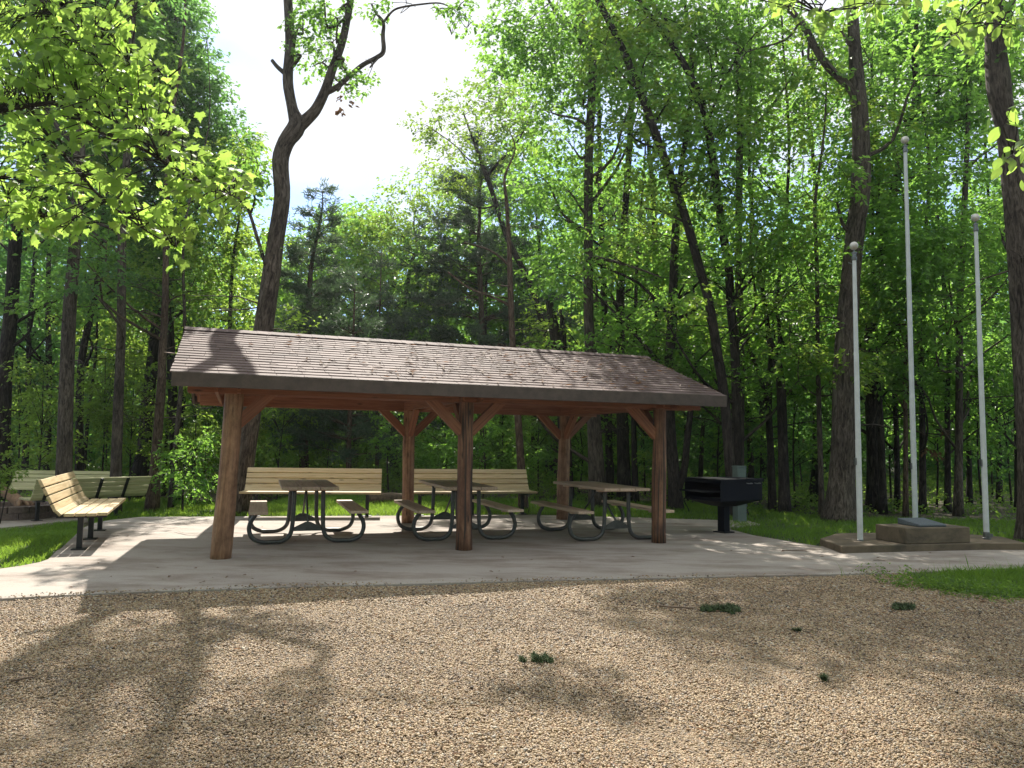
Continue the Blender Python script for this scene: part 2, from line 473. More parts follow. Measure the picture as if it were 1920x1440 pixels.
# ------------------------------------------------------------------ ground, slab, gravel, lawns
def sstep(t): t = np.clip(t, 0, 1); return t * t * (3 - 2 * t)
def gz(x, y):
    """the ground falls about a foot towards the fire ring, left behind the pavilion"""
    return -.33 * sstep((-4.9 - np.asarray(x)) / 1.6) * sstep((np.asarray(y) - 9.6) / 4.0)
def sheet(name, poly, z, m, kind='structure', div=0):
    bm = bmesh.new()
    bm.faces.new([bm.verts.new((p[0], p[1], z)) for p in poly])
    if div:
        bmesh.ops.triangulate(bm, faces=bm.faces[:])
        for _ in range(div): bmesh.ops.subdivide_edges(bm, edges=[e for e in bm.edges if e.calc_length() > .5], cuts=1, use_grid_fill=True)
        for v in bm.verts: v.co.z += float(gz(v.co.x, v.co.y))
    bm.verts.index_update()
    mb = MB(); mb.add([v.co.copy() for v in bm.verts], [[v.index for v in f.verts] for f in bm.faces])
    bm.free()
    return tag(mb.build(name, m), kind=kind)
gxs = np.concatenate([[-140, -90, -60], np.arange(-40, 1, .5), [10, 40, 90, 140]]); gys = np.concatenate([[-40, -20, 0], np.arange(5, 40, .5), [60, 110, 190]])
GXX, GYY = np.meshgrid(gxs, gys)
gV = np.stack([GXX, GYY, gz(GXX, GYY) - .06], 2).reshape(-1, 3)
nx_ = len(gxs); gi = (np.arange(len(gys) - 1)[:, None] * nx_ + np.arange(nx_ - 1)[None]).ravel()
tag(np_mesh('ground', gV, np.stack([gi, gi + 1, gi + nx_ + 1, gi + nx_], 1).ravel(), np.full(len(gi), 4), M['forest_floor']), kind='structure')

front = [(-260, 1141), (0, 1122), (200, 1111), (400, 1104), (640, 1097), (880, 1091), (1140, 1085), (1420, 1079), (1700, 1073), (1920, 1064), (2250, 1050)]
slab_px = front + [(2250, 1006), (1920, 1022), (1838, 1024), (1700, 1022), (1537, 1024), (1500, 1018), (1413, 1003.5), (1368, 992), (1348, 985), (1350, 975), (1250, 972),
                   (1000, 965), (720, 967), (460, 968), (265, 969), (205, 975), (175, 981), (150, 992), (140, 1004), (117, 1025), (105, 1033), (90, 1048), (73, 1054), (36, 1061), (0, 1066), (-260, 1086)]
slab_w = [G(x, y) for x, y in slab_px]
mb = MB(); mb.prism(slab_w[::1], -0.45, 0.0)
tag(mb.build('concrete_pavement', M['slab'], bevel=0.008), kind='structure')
PZ = -.32
plaza_w = [G(x, y, PZ) for x, y in [(-300, 1008), (0, 990), (60, 984), (120, 978), (165, 973), (160, 962), (121, 952), (52, 951), (-300, 951)]]
mb = MB(); mb.prism(plaza_w, PZ - .2, PZ)
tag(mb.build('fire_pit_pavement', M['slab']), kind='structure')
# control joints are dark narrow grooves: thin dark strips lying on the slab
gravel_w = [G(x, y) for x, y in front[:9]] + [G(1740, 1100), G(1830, 1112), G(1960, 1122), G(2300, 1140)] + [Vector((9, 1, 0)), Vector((9, -8, 0)), Vector((-9, -8, 0)), Vector((-9, 2, 0))]
sheet('gravel_bed', [(p[0], p[1]) for p in gravel_w], -0.030, M['gravel_bed'])

PAV_YAW = 0.3559
PE = Vector((math.cos(PAV_YAW), math.sin(PAV_YAW), 0))
PN = Vector((-math.sin(PAV_YAW), math.cos(PAV_YAW), 0))
PO = Vector((-3.3091, 8.6464, 0))
def pv(e, n, z=0.0): return PO + PE * e + PN * n + Vector((0, 0, z))

lawn_left = [G(x, y, z) for x, y, z in [(-300, 1009, PZ), (0, 991, PZ), (60, 985, PZ), (120, 979, PZ), (152, 976, PZ), (172, 979.5, 0), (150, 991, 0), (139, 1003, 0), (116, 1024, 0), (104, 1032, 0), (88, 1047, 0), (72, 1053, 0), (36, 1060, 0), (0, 1065, 0), (-300, 1088, 0)]]
lawn_back = [G(x, y, z) for x, y, z in [(150, 958, PZ), (162, 968, PZ), (166, 973, PZ), (174, 979, 0), (204, 974, 0), (265, 968, 0), (460, 967, 0), (720, 966, 0), (1000, 964, 0), (1250, 971, 0), (1348, 974, 0), (1420, 950, 0), (1300, 944, 0), (1000, 938, 0), (700, 930, 0), (480, 924, 0), (400, 926, -.1), (300, 934, PZ), (120, 936, PZ), (-300, 938, PZ), (-300, 950, PZ), (52, 950, PZ), (121, 951, PZ)]]
lawn_right = [G(x, y) for x, y in [(1350, 985), (1368, 991), (1413, 1002.5), (1500, 1017), (1537, 1023), (1700, 1021), (1838, 1023), (1920, 1021), (2250, 1005), (2250, 972), (1900, 975), (1600, 970), (1450, 958), (1420, 951), (1349, 974)]]
lawn_front = [G(x, y) for x, y in [(1700, 1074), (1920, 1065), (2250, 1051), (2300, 1139), (1960, 1121), (1830, 1111), (1740, 1099)]]
for nm, pl in (('lawn', lawn_left), ('lawn', lawn_back), ('lawn', lawn_right), ('lawn', lawn_front)):
    sheet(nm, [(p[0], p[1]) for p in pl], -0.025, M['soil'], div=5 if pl in (lawn_left, lawn_back) else 0)

def grass(pl, dens, h, w, name='grass'):
    xs = np.array([p[0] for p in pl]); ys = np.array([p[1] for p in pl])
    x0, x1, y0, y1 = xs.min(), xs.max(), ys.min(), ys.max()
    x0, x1 = max(x0, -13), min(x1, 15)
    n = int((x1 - x0) * (y1 - y0) * dens)
    X = rng.uniform(x0, x1, n); Y = rng.uniform(y0, y1, n)
    # only where the frame or a step beside it can see
    thin = np.sin(X * 3.1 + 2 * np.sin(Y * 2.3)) * np.sin(Y * 3.7 + 1.5 * np.cos(X * 1.9))
    k = in_poly_np(X, Y, pl) & (np.abs(X) < 0.82 * Y + 1.0) & (rng.random(n) < .75 + .45 * thin)
    X, Y = X[k], Y[k]; n = len(X)
    pat = 0.55 + 0.45 * np.sin(X * 2.3 + np.sin(Y * 1.7) * 2) * np.sin(Y * 2.9 + np.cos(X * 1.3) * 2)
    hh = h * rng.uniform(0.5, 1.25, n) * (0.75 + 0.4 * pat)
    a = rng.uniform(0, 2 * np.pi, n); ln = rng.uniform(0.1, 0.7, n)
    b = np.stack([np.cos(a), np.sin(a), np.zeros(n)], 1)
    a2 = rng.uniform(0, 2 * np.pi, n)
    d = np.stack([np.cos(a2) * ln, np.sin(a2) * ln, np.ones(n)], 1)
    base = np.stack([X, Y, gz(X, Y) - 0.028], 1)
    ww = (w * rng.uniform(0.6, 1.3, n))[:, None]
    mid = base + d * hh[:, None] * 0.55
    tip = base + d * np.array([1.5, 1.5, 1]) * hh[:, None]
    V = np.stack([base - b * ww, base + b * ww, mid + b * ww * 0.7, tip, mid - b * ww * 0.7], 1).reshape(-1, 3)
    Fa = (np.arange(n)[:, None] * 5 + np.array([0, 1, 2, 3, 4])).ravel()
    r = np.clip(rng.uniform(0, 1, n) * 0.6 + pat * 0.4, 0, 1)
    o = np_mesh(name, V, Fa, np.full(n, 5), M['grass'], None, {'rnd': np.repeat(r, 5)})
    return tag(o, kind='stuff')
grass(lawn_left, 1900, 0.075, 0.005)
grass(lawn_back, 800, 0.10, 0.007)
grass(lawn_right, 900, 0.08, 0.006)
grass(lawn_front, 2600, 0.08, 0.0034)
fringe = [G(x, y) for x, y in [(1655, 1077), (1700, 1074), (1740, 1099), (1830, 1111), (1960, 1121), (2300, 1139), (2300, 1160), (1960, 1136), (1800, 1124), (1700, 1104)]]
grass(fringe, 420, 0.07, 0.0032)
grass([G(x, y) for x, y in [(1560, 1078), (1700, 1073.5), (1920, 1064), (1920, 1068), (1700, 1078), (1560, 1082)]], 160, 0.16, 0.0022)

# pea gravel: one object of many pebbles
def pebbles():
    # low icosphere
    bm = bmesh.new(); bmesh.ops.create_icosphere(bm, subdivisions=1, radius=1.0); bm.verts.index_update()
    bv = np.array([v.co[:] for v in bm.verts]); bf = np.array([[v.index for v in f.verts] for f in bm.faces]); bm.free()
    X = []; Y = []; S = []
    def fill(y0, y1, dens, s0, s1):
        n = int(dens * (y1 - y0) * 2 * (0.80 * y1 + 0.5))
        x = rng.uniform(-1, 1, n) * (0.80 * y1 + 0.5); y = rng.uniform(y0, y1, n)
        k = in_poly_np(x, y, gravel_w) & (np.abs(x) < 0.76 * y + 0.5)
        X.append(x[k]); Y.append(y[k]); S.append(rng.uniform(s0, s1, k.sum()) * np.where(rng.random(k.sum()) < 0.06, 1.5, 1))
    fill(2.7, 3.6, 20000, 0.0029, 0.0060)
    fill(3.6, 5.0, 16000, 0.0034, 0.0066)
    fill(5.0, 6.4, 11500, 0.0042, 0.0076)
    fill(6.4, 8.8, 7000, 0.0054, 0.0092)
    # pebbles kicked onto the pavement edge
    ne_ = 900
    t = rng.uniform(0, 8.2, ne_); i0 = t.astype(int); fpt = np.array([[q[0], q[1]] for q in slab_w[:10]])
    off_ = np.abs(rng.normal(0, .07, ne_))
    X.append(fpt[i0, 0] + (fpt[i0 + 1, 0] - fpt[i0, 0]) * (t - i0)); Y.append(fpt[i0, 1] + (fpt[i0 + 1, 1] - fpt[i0, 1]) * (t - i0) + off_); S.append(rng.uniform(.004, .009, ne_))
    n_edge = ne_
    x = np.concatenate(X); y = np.concatenate(Y); s = np.concatenate(S); n = len(x)
    a = rng.uniform(0, 6.283, n); el = rng.uniform(1.0, 1.6, n); fl = rng.uniform(0.55, 0.85, n)
    ca, sa = np.cos(a), np.sin(a)
    loc = bv[None] * np.stack([s * el, s, s * fl], 1)[:, None, :] * (1 + rng.uniform(-0.14, 0.14, (n, len(bv), 1)))
    tilt = rng.normal(0, 0.35, n); ct, st = np.cos(tilt), np.sin(tilt)
    lx = loc[:, :, 0] * ct[:, None] - loc[:, :, 2] * st[:, None]; lz = loc[:, :, 0] * st[:, None] + loc[:, :, 2] * ct[:, None]; ly = loc[:, :, 1]
    wx = lx * ca[:, None] - ly * sa[:, None] + x[:, None]; wy = lx * sa[:, None] + ly * ca[:, None] + y[:, None]
    und = 0.008 * np.sin(x * 2.1 + 1.3 * np.sin(y * 1.7)) * np.cos(y * 2.6)
    wz = lz + (-0.026 + und + s * rng.uniform(0.1, 1.1, n))[:, None]
    wz[-n_edge:] += .024
    V = np.stack([wx, wy, wz], 2).reshape(-1, 3)
    Fa = (np.arange(n)[:, None, None] * len(bv) + bf[None]).ravel()
    rv = rng.random(n)
    patch = np.sin(x * 1.7 + 1.9 * np.sin(y * 1.1 + 1)) * np.sin(y * 2.3 + 1.6 * np.sin(x * .8)) + .5 * np.sin(x * 5.1 + y * 3.3) * np.sin(y * 6.1 - x * 2.2)
    dirty = rng.random(n) < np.clip(.10 + .26 * patch, 0, .5)          # silty, stained stones gather in patches
    rv = np.where(dirty, rv * .22, rv)
    o = np_mesh('gravel', V, Fa, np.full(n * len(bf), 3), M['gravel'], None, {'rnd': np.repeat(rv, len(bv))}, smooth=True)
    tag(o, kind='stuff')
pebbles()

# ------------------------------------------------------------------ pavilion
S1, S2, WD = 2.90, 2.90, 3.30
AL, AR, OV = 0.57, 0.76, 0.49
ZE, ZR = 2.10, 2.86
pav = empty('picnic_pavilion', PO, 'open sided log pavilion with brown shingled gable roof beside the gravel', 'pavilion', rz=PAV_YAW)
LEN = S1 + S2
SL = (ZR - ZE) / (WD / 2 + OV)
def roofz(n): return ZE + SL * (n + OV) if n <= WD / 2 else ZE + SL * (WD + OV - n)
def log_post(e, n, lean, rad, m, top):
    mb = MB()
    k = 12
    P = []; R_ = []
    for i in range(k):
        t = i / (k - 1)
        z = -0.03 + t * (top + 0.03)
        P.append((e + lean[0] * t + 0.010 * math.sin(3.1 * t + e * 3), n + lean[1] * t + 0.010 * math.cos(4.3 * t + e), z))
        R_.append(rad * (1.06 - 0.13 * t) * (1 + 0.035 * math.sin(9 * t + e * 5)))
    V0 = len(mb.V)
    mb.tube(P, R_, 22, wob=0.035)
    mb.co = [(c[2], c[0], c[1]) for c in mb.co]       # grain runs up the log
    return mb.build('post', m, pav, smooth=True)
log_post(0.0, 0.0, (0.075, 0), 0.108, M['post_red'], 2.12)
log_post(S1, 0.0, (0.02, 0), 0.100, M['post_crack'], 2.12)['label'] = 'deeply cracked weathered log post'
log_post(LEN, 0.0, (-0.02, 0), 0.100, M['post_crack'], 2.12)['label'] = 'cracked weathered log post'
log_post(0.02, WD, (0.02, 0), 0.10, M['post_red'], 2.12)
log_post(S1, WD, (0.0, 0), 0.10, M['post_red'], 2.12)
log_post(LEN, WD, (0.0, 0), 0.108, M['post_red'], 2.12)
BZ0, BZ1 = 1.885, 2.115
for n in (0.0, WD):
    for sgn in (-1, 1):
        mb = MB()
        y = n + sgn * 0.115
        mb.beam((-AL + 0.14, y, (BZ0 + BZ1) / 2), (LEN + AR - 0.16, y, (BZ0 + BZ1) / 2), 0.045, BZ1 - BZ0)
        mb.build('eave_beam', M['beam'], pav)
for e in (0.0, S1, LEN):
    for sgn in (-1, 1):
        mb = MB()
        x = e + sgn * 0.118
        mb.beam((x, -0.30, 1.96), (x, WD + 0.30, 1.96), 0.04, 0.15)
        mb.build('tie_beam', M['beam'], pav)
for n in (0.0, WD):
    for e, dirs in ((0.0, (1,)), (S1, (-1, 1)), (LEN, (-1,)) if n == 0 else (LEN, (-1, 1))):
        for d in dirs:
            mb = MB()
            mb.beam((e + d * 0.06, n, 1.50), (e + d * 0.52, n, 1.95), 0.085, 0.125)
            mb.build('brace', M['beam'], pav)
for e in (0.0, S1, LEN):
    for n, d in ((0.0, 1), (WD, -1)):
        mb = MB(); mb.beam((e, n + d * 0.06, 1.50), (e, n + d * 0.50, 1.93), 0.085, 0.12); mb.build('brace', M['beam'], pav)
# rafters and deck
ne = 13
for i in range(ne):
    e = -AL + 0.10 + (LEN + AL + AR - 0.2) * i / (ne - 1)
    mb = MB()
    for a, b in ((-OV + 0.03, WD / 2), (WD + OV - 0.03, WD / 2)):
        mb.beam((e, a, roofz(a) - 0.115), (e, b - 0.01 * (1 if a < b else -1), roofz(b) - 0.115), 0.042, 0.10)
    mb.build('rafter', M['beam'], pav)
mb = MB(); mb.beam((-AL + .05, WD / 2, ZR - 0.17), (LEN + AR - .05, WD / 2, ZR - 0.17), 0.05, 0.16); mb.build('ridge_board', M['beam'], pav)
mb = MB()
for a, b in ((-OV, WD / 2), (WD + OV, WD / 2)):
    nb = 14
    for k in range(nb):
        t0, t1 = k / nb, (k + 0.97) / nb
        p = a + (b - a) * t0; q = a + (b - a) * t1
        mb.add([(-AL, p, roofz(p) - 0.05), (LEN + AR, p, roofz(p) - 0.05), (LEN + AR, q, roofz(q) - 0.05), (-AL, q, roofz(q) - 0.05),
                (-AL, p, roofz(p) - 0.03), (LEN + AR, p, roofz(p) - 0.03), (LEN + AR, q, roofz(q) - 0.03), (-AL, q, roofz(q) - 0.03)],
               [[3, 2, 1, 0], [4, 5, 6, 7], [0, 1, 5, 4], [1, 2, 6, 5], [2, 3, 7, 6], [3, 0, 4, 7]], [(x_, 0, y_) for x_, y_ in [(0, 0), (7, 0), (7, .2), (0, .2)] * 2])
mb.build('roof_deck', M['beam'], pav)
# shingles, both slopes: each tab a thin lapped slab
for side in (0, 1):
    mb = MB()
    rows = 18
    run = WD / 2 + OV + 0.03
    for i in range(rows):
        t0 = i / rows
        w = 0.305
        x = -AL - 0.02 - random.uniform(0, w)
        while x < LEN + AR + 0.02:
            x0, x1 = max(x, -AL - 0.02), min(x + w, LEN + AR + 0.02) - 0.004
            x += w
            if x1 - x0 < 0.01: continue
            d0 = -OV - 0.03 + run * (i / rows) + random.uniform(-.002, .002)
            d1 = -OV - 0.03 + run * min(1.0, (i + 1.25) / rows)
            lift = 0.013 + random.uniform(0, 0.003); tail = 0.002
            za, zb = ZE + SL * (d0 + OV) - 0.02, ZE + SL * (d1 + OV) - 0.02
            if side: d0, d1 = WD - d0, WD - d1
            V = [(x0, d0, za), (x1, d0, za), (x1, d1, zb), (x0, d1, zb), (x0, d0, za + lift), (x1, d0, za + lift), (x1, d1, zb + tail), (x0, d1, zb + tail)]
            Fs = [[4, 5, 6, 7], [0, 1, 5, 4], [1, 2, 6, 5], [3, 0, 4, 7]]
            if side: Fs = [f[::-1] for f in Fs]
            mb.add(V, Fs, r=min(1, max(0, random.gauss(0.5, 0.22))))
    mb.build('shingles', M['shingle'], pav)
mb = MB()
x = -AL - 0.03
while x < LEN + AR:
    x1 = min(x + 0.2, LEN + AR + 0.03)
    V = []
    for xx, lf in ((x, 0.019), (x1, 0.015)):
        V += [(xx, WD / 2 - 0.12, ZR - 0.12 * SL + lf - .012), (xx, WD / 2, ZR + lf), (xx, WD / 2 + 0.12, ZR - 0.12 * SL + lf - .012)]
    mb.add(V, [[0, 3, 4, 1], [1, 4, 5, 2]], r=min(1, max(0, random.gauss(.5, .25)))); x += 0.185
mb.build('ridge_cap', M['shingle'], pav)
for n, s in ((-OV - 0.005, -1), (WD + OV + 0.005, 1)):
    mb = MB(); mb.beam((-AL, n + s * 0.02, ZE - 0.098), (LEN + AR, n + s * 0.02, ZE - 0.098), 0.036, 0.155, cham=0.004); mb.build('fascia_board', M['fascia'], pav)
for e in (-AL + 0.02, LEN + AR - 0.02):
    for a, b in ((-OV + .02, WD / 2), (WD + OV - .02, WD / 2)):
        mb = MB(); mb.beam((e, a, roofz(a) - 0.112), (e, b, roofz(b) - 0.112), 0.036, 0.14, cham=0.004); mb.build('rake_board', M['fascia'], pav)
# twig and leaf litter lying on the front slope: clutter nobody could count
mb = MB(); ml = MB()
for i in range(760):
    e = min(LEN + AR - .1, max(-AL, random.gauss(3.9, 1.6))); d = random.uniform(-OV + 0.05, WD / 2 - 0.1)
    z = roofz(d) + 0.014
    a = random.uniform(0, 6.28); l = random.uniform(0.03, 0.17)
    de, dn = math.cos(a) * l, math.sin(a) * l
    p0 = pv(e, d, z); p1 = pv(e + de, d + dn, z + SL * dn + 0.008)
    if random.random() < 0.55: mb.tube([p0, (p0 + p1) / 2 + Vector((.006, 0, .006)), p1], [0.003, 0.0025, 0.0015], 4)
    else:
        pm = (p0 + p1) / 2; w_ = Vector((math.sin(a), -math.cos(a), 0.3)) * 0.016
        ml.add([p0, pm + w_, p1, pm - w_], [[0, 1, 2], [0, 2, 3]])
tag(mb.build('roof_twig_litter', M['stick']), kind='stuff')
tag(ml.build('roof_leaf_litter', M['dead_leaf']), kind='stuff')

# ------------------------------------------------------------------ picnic tables
TL, TW = 1.92, 0.72
def picnic_table(loc, rz, label):
    t = empty('picnic_table', loc, label, 'picnic table', 'picnic tables under the pavilion', rz)
    mb = MB()
    for k in (-1, 0, 1): mb.box((k * 0.242, 0, 0.742), (0.232, TL, 0.038), cham=0.005)
    for y in (-0.62, 0, 0.62): mb.box((0, y, 0.7085), (0.62, 0.085, 0.028), cham=0.004)
    mb.build('tabletop', M['table_wood'], t)
    for s in (-1, 1):
        mb = MB(); mb.box((s * 0.63, 0, 0.431), (0.235, TL, 0.038), cham=0.006)
        for y in (-0.62, 0.62): mb.box((s * 0.63, y, 0.400), (0.19, 0.075, 0.022), cham=0.003)
        mb.build('seat', M['table_wood'], t)
    for y in (-0.62, 0.62):
        for s in (-1, 1):
            P = smooth_path([(s * .185, y, .695), (s * .19, y, .45), (s * .20, y, .22), (s * .235, y, .10), (s * .33, y, .038), (s * .46, y, .030), (s * .58, y, .034), (s * .69, y, .085), (s * .735, y, .19), (s * .72, y, .29), (s * .66, y, .388)], 4)
            mb = MB(); mb.tube(P, 0.0285, 12); mb.build('frame_tube', M['tube'], t, smooth=True)
        mb = MB()      # gusset between the two tubes of one end
        mb.add([(-.205, y - .006, .165), (.205, y - .006, .165), (.205, y - .006, .20), (.03, y - .006, .285), (-.03, y - .006, .285), (-.205, y - .006, .20),
                (-.205, y + .006, .165), (.205, y + .006, .165), (.205, y + .006, .20), (.03, y + .006, .285), (-.03, y + .006, .285), (-.205, y + .006, .20)],
               [[5, 4, 3, 2, 1, 0], [6, 7, 8, 9, 10, 11]] + [[k, (k + 1) % 6, 6 + (k + 1) % 6, 6 + k] for k in range(6)])
        mb.build('gusset', M['tube'], t)
        mb = MB(); mb.tube([(0, y, .26), (0, y - math.copysign(.57, y), .667)], 0.014, 8); mb.build('diagonal_brace', M['tube'], t, smooth=True)
    return t
TY = 0.325
TV = Vector((-math.sin(TY), math.cos(TY), 0))
tabs = [((583, 913.5), 'weathered picnic table seen end on under the left half of the roof'),
        ((886.5, 913.5), 'weathered picnic table partly hidden behind the middle front log post'),
        ((1177, 916), 'weathered picnic table nearest the grill under the right roof end')]
for i, (px, lb) in enumerate(tabs):
    c = G(px[0], px[1], 0.76); c.z = 0
    c += TV * TL / 2
    if i == 0: T0 = picnic_table(c, TY, lb)
    else:
        o = copy_tree(T0); o.location = c; o['label'] = lb

# ------------------------------------------------------------------ slatted benches (length along local x, sitter faces local -y)
def bench(loc, rz, length, legs, label, wood, slats=4):
    b = empty('park_bench', loc, label, 'bench', 'slatted benches around the pavilion and fire ring', rz)
    SB, BA = 0.43, RAD(26)
    for k in range(slats):                                  # seat
        mb = MB(); mb.box((0, -0.41 + k * 0.118, SB + 0.0 + (0.006 if k == 0 else 0)), (length, 0.106, 0.038), cham=0.008); mb.build('seat_slat', M[wood], b)
    mb = MB(); R = Matrix.Rotation(RAD(45), 3, 'X'); mb.box((0, 0.055, SB + 0.022), (length, 0.075, 0.034), R, cham=0.008); mb.build('seat_slat', M[wood], b)
    for k in range(4):                                      # back
        h = 0.095 + k * 0.107
        R = Matrix.Rotation(-BA, 3, 'X')
        mb = MB(); mb.box((0, 0.065 + math.sin(BA) * h, SB + math.cos(BA) * h), (length, 0.036, 0.092), R, cham=0.008); mb.build('back_slat', M[wood], b)
    for f in legs:
        x = f * length / 2
        mb = MB()
        mb.box((x, -0.16, 0.20), (0.062, 0.062, 0.42), cham=0.006)
        mb.box((x, -0.16, 0.006), (0.16, 0.16, 0.012), cham=0.003)
        mb.beam((x, -0.44, SB - 0.036), (x, 0.10, SB - 0.036), 0.055, 0.030, cham=0.004)
        mb.beam((x, 0.088, SB - 0.01), (x, 0.105 + math.sin(BA) * 0.44, SB + math.cos(BA) * 0.44), 0.058, 0.026, cham=0.004)
        mb.build('leg', M['black_steel'], b)
    return b
def bench_from(p, q, side, length, legs, label, wood):
    """p, q = ground points below the two end legs; side = +1 or -1 turns the sitter"""
    mid = (p + q) / 2; d = (q - p); rz = math.atan2(d.y, d.x)
    if side < 0: rz += math.pi
    off = Vector((math.sin(rz), -math.cos(rz), 0)) * 0.16
    return bench((mid.x - off.x, mid.y - off.y, mid.z), rz, length, legs, label, wood)
bA = G(583, 968); 
L3 = (-0.83, 0, 0.83); L2 = (-0.8, 0.8)
bench_from(G(481, 968), G(686, 968), 1, 2.44, L2, 'yellow slatted bench facing us behind the leftmost picnic table', 'bench_wood')
bench_from(G(793, 966.5), G(973, 964), 1, 2.44, L3, 'yellow slatted bench facing us behind the middle picnic table', 'bench_wood')
bC = bench_from(G(148, 1030), G(187, 994.5), 1, 2.42, L3, 'sunlit slatted bench on the pavement edge, closest to the camera', 'bench_wood')
bench_from(G(110, 973.5, PZ), G(206, 967, PZ), -1, 2.3, (-.55, -.08, .80), 'slatted bench turned away, its black back supports showing behind the sunlit bench', 'green_wood')
bench_from(G(21, 950, PZ), G(186, 952, PZ), 1, 2.44, (-.86, -0.02, .8), 'long greenish bench behind the fire ring at the far left', 'green_wood')

# ------------------------------------------------------------------ charcoal grill
gp = G(1357, 998)
grill = empty('charcoal_grill', gp, 'dark park grill on a single steel post beside the pavilion', 'grill', rz=0.60)
mb = MB(); mb.box((0, 0, 0.22), (0.135, 0.135, 0.46), cham=0.006); mb.box((0, 0, 0.008), (0.24, 0.24, 0.016), cham=0.003); mb.build('pedestal_post', M['grill_steel'], grill)
GX, GY = 0.50, 0.36      # half sizes: long side along x, open end at -x
mb = MB()                # tapered fire pan
zb, zt = 0.42, 0.525
V = [(-.14, -.14, zb), (.14, -.14, zb), (.14, .14, zb), (-.14, .14, zb), (-GX, -GY, zt), (GX, -GY, zt), (GX, GY, zt), (-GX, GY, zt)]
mb.add(V, [[3, 2, 1, 0], [0, 1, 5, 4], [1, 2, 6, 5], [2, 3, 7, 6], [3, 0, 4, 7], [4, 5, 6, 7]])
mb.build('fire_pan', M['grill_steel'], grill)
HZ = 0.855
def panel(mbx, a, b, z0, z1, th=0.008):
    a, b = Vector((*a, 0)), Vector((*b, 0)); c = (a + b) / 2; d = b - a
    R = Matrix.Rotation(math.atan2(d.y, d.x), 3, 'Z')
    mbx.box((c.x, c.y, (z0 + z1) / 2), (d.length, th, z1 - z0), R, cham=0.002)
mb = MB()
panel(mb, (-GX, -GY), (GX, -GY), zt + .001, HZ); panel(mb, (-GX, GY), (GX, GY), zt + .001, HZ); panel(mb, (GX, -GY + .005), (GX, GY - .005), zt + .001, HZ)
mb.build('side_panels', M['grill_steel'], grill)
mb = MB(); panel(mb, (-GX, -GY + .005), (-GX, GY - .005), zt + .002, zt + .05); mb.box((-GX + .01, 0, HZ - .03), (.01, 2 * GY - .02, .05), cham=.002)
mb.build('front_lip', M['grill_steel'], grill)
mb = MB(); mb.box((0.02, 0, HZ + .007), (2 * GX + .06, 2 * GY + .02, .010), cham=.003); mb.box((0.0, -GY - .016, HZ - .012), (2 * GX + .04, .012, .036), cham=.003)
mb.box((.18, -GY - .02, HZ + .012), (.16, .03, .012), cham=.003)
mb.build('hood', M['grill_steel'], grill)
mb = MB()
for k in range(24): mb.tube([(-GX - .17, -GY + .03 + k * (2 * GY - .06) / 23, .675), (GX - .03, -GY + .03 + k * (2 * GY - .06) / 23, .675)], .006, 6)
for x in (-GX - .16, -GX + .02, 0, GX - .05): mb.tube([(x, -GY + .02, .667), (x, GY - .02, .667)], .008, 6)
mb.build('cooking_grate', M['grill_steel'], grill)
for x in (0.16, 0.36):
    mb = MB(); mb.tube(smooth_path([(x - .05, -GY - .005, .80), (x - .05, -GY - .045, .795), (x + .05, -GY - .045, .795), (x + .05, -GY - .005, .80)], 3), .007, 6); mb.build('handle', M['galv'], grill, smooth=True)
mb = MB(); mb.tube(smooth_path([(-GX + .04, GY - .1, zt + .03), (-GX - .10, GY - .1, zt + .02), (-GX - .13, GY - .1, .50), (-GX - .04, GY - .1, .38), (-GX - .02, GY - .1, .33)], 4), .009, 6); mb.build('ash_rod', M['grill_steel'], grill, smooth=True)
# dark ash stain under it belongs to the slab finish: a few loose ash flakes
# ------------------------------------------------------------------ utility cabinet
uc = G(1387, 979)
cab = empty('utility_cabinet', uc, 'narrow grey green utility cabinet standing behind the grill', 'cabinet', rz=0.3)
mb = MB(); mb.box((0, 0, 0.50), (0.19, 0.16, 1.0), cham=.008); mb.build('body', M['box_green'], cab)
mb = MB(); mb.box((0, 0, 1.012), (0.205, 0.175, 0.024), cham=.006); mb.build('cap', M['box_green'], cab)
mb = MB(); mb.box((0, -0.084, 0.62), (0.155, 0.008, 0.62), cham=.002); mb.box((0.055, -0.092, 0.6), (0.02, 0.012, 0.05), cham=.002); mb.build('door', M['box_green'], cab)
mb = MB(); mb.prism([G(x, y) for x, y in [(1345, 984.5), (1351, 976.5), (1395, 975), (1426, 984), (1369, 990)]], -0.08, 0.012)
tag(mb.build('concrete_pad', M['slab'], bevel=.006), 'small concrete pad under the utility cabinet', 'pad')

# ------------------------------------------------------------------ memorial plinth, plaque, flagpoles
fl = G(1578, 1037.5); fr_ = G(1838, 1031)
mx_ = (fr_ - fl).normalized(); my_ = Vector((-mx_.y, mx_.x, 0))
mon = empty('memorial_plinth', fl, 'stained tan concrete plinth with a raised block beside the path', 'plinth', rz=math.atan2(mx_.y, mx_.x))
def toL(p): d = p - fl; return (d.dot(mx_), d.dot(my_))
lw = (fr_ - fl).length
lb = toL(G(1537, 1009.6, .093))
r1 = toL(G(1925, 1018.5, .093)); r2 = toL(G(1882, 1006.7, .093))
low = [(0, 0), (lw, 0), (r1[0], r1[1]), (r2[0], max(r2[1], r1[1] + .2)), (r2[0] - .5, max(1.3, r2[1])), (b_ := lb[0] + .7, 1.3), (lb[0], lb[1])]
mb = MB(); mb.prism(low, -0.08, 0.093); mb.build('lower_slab', M['plinth'], mon, bevel=.012)
b0 = toL(G(1701, 1022.5, 0.093)); b1 = toL(G(1825, 1022, 0.093)); b2 = toL(G(1649, 1009, 0.093))
bw = b1[0] - b0[0]
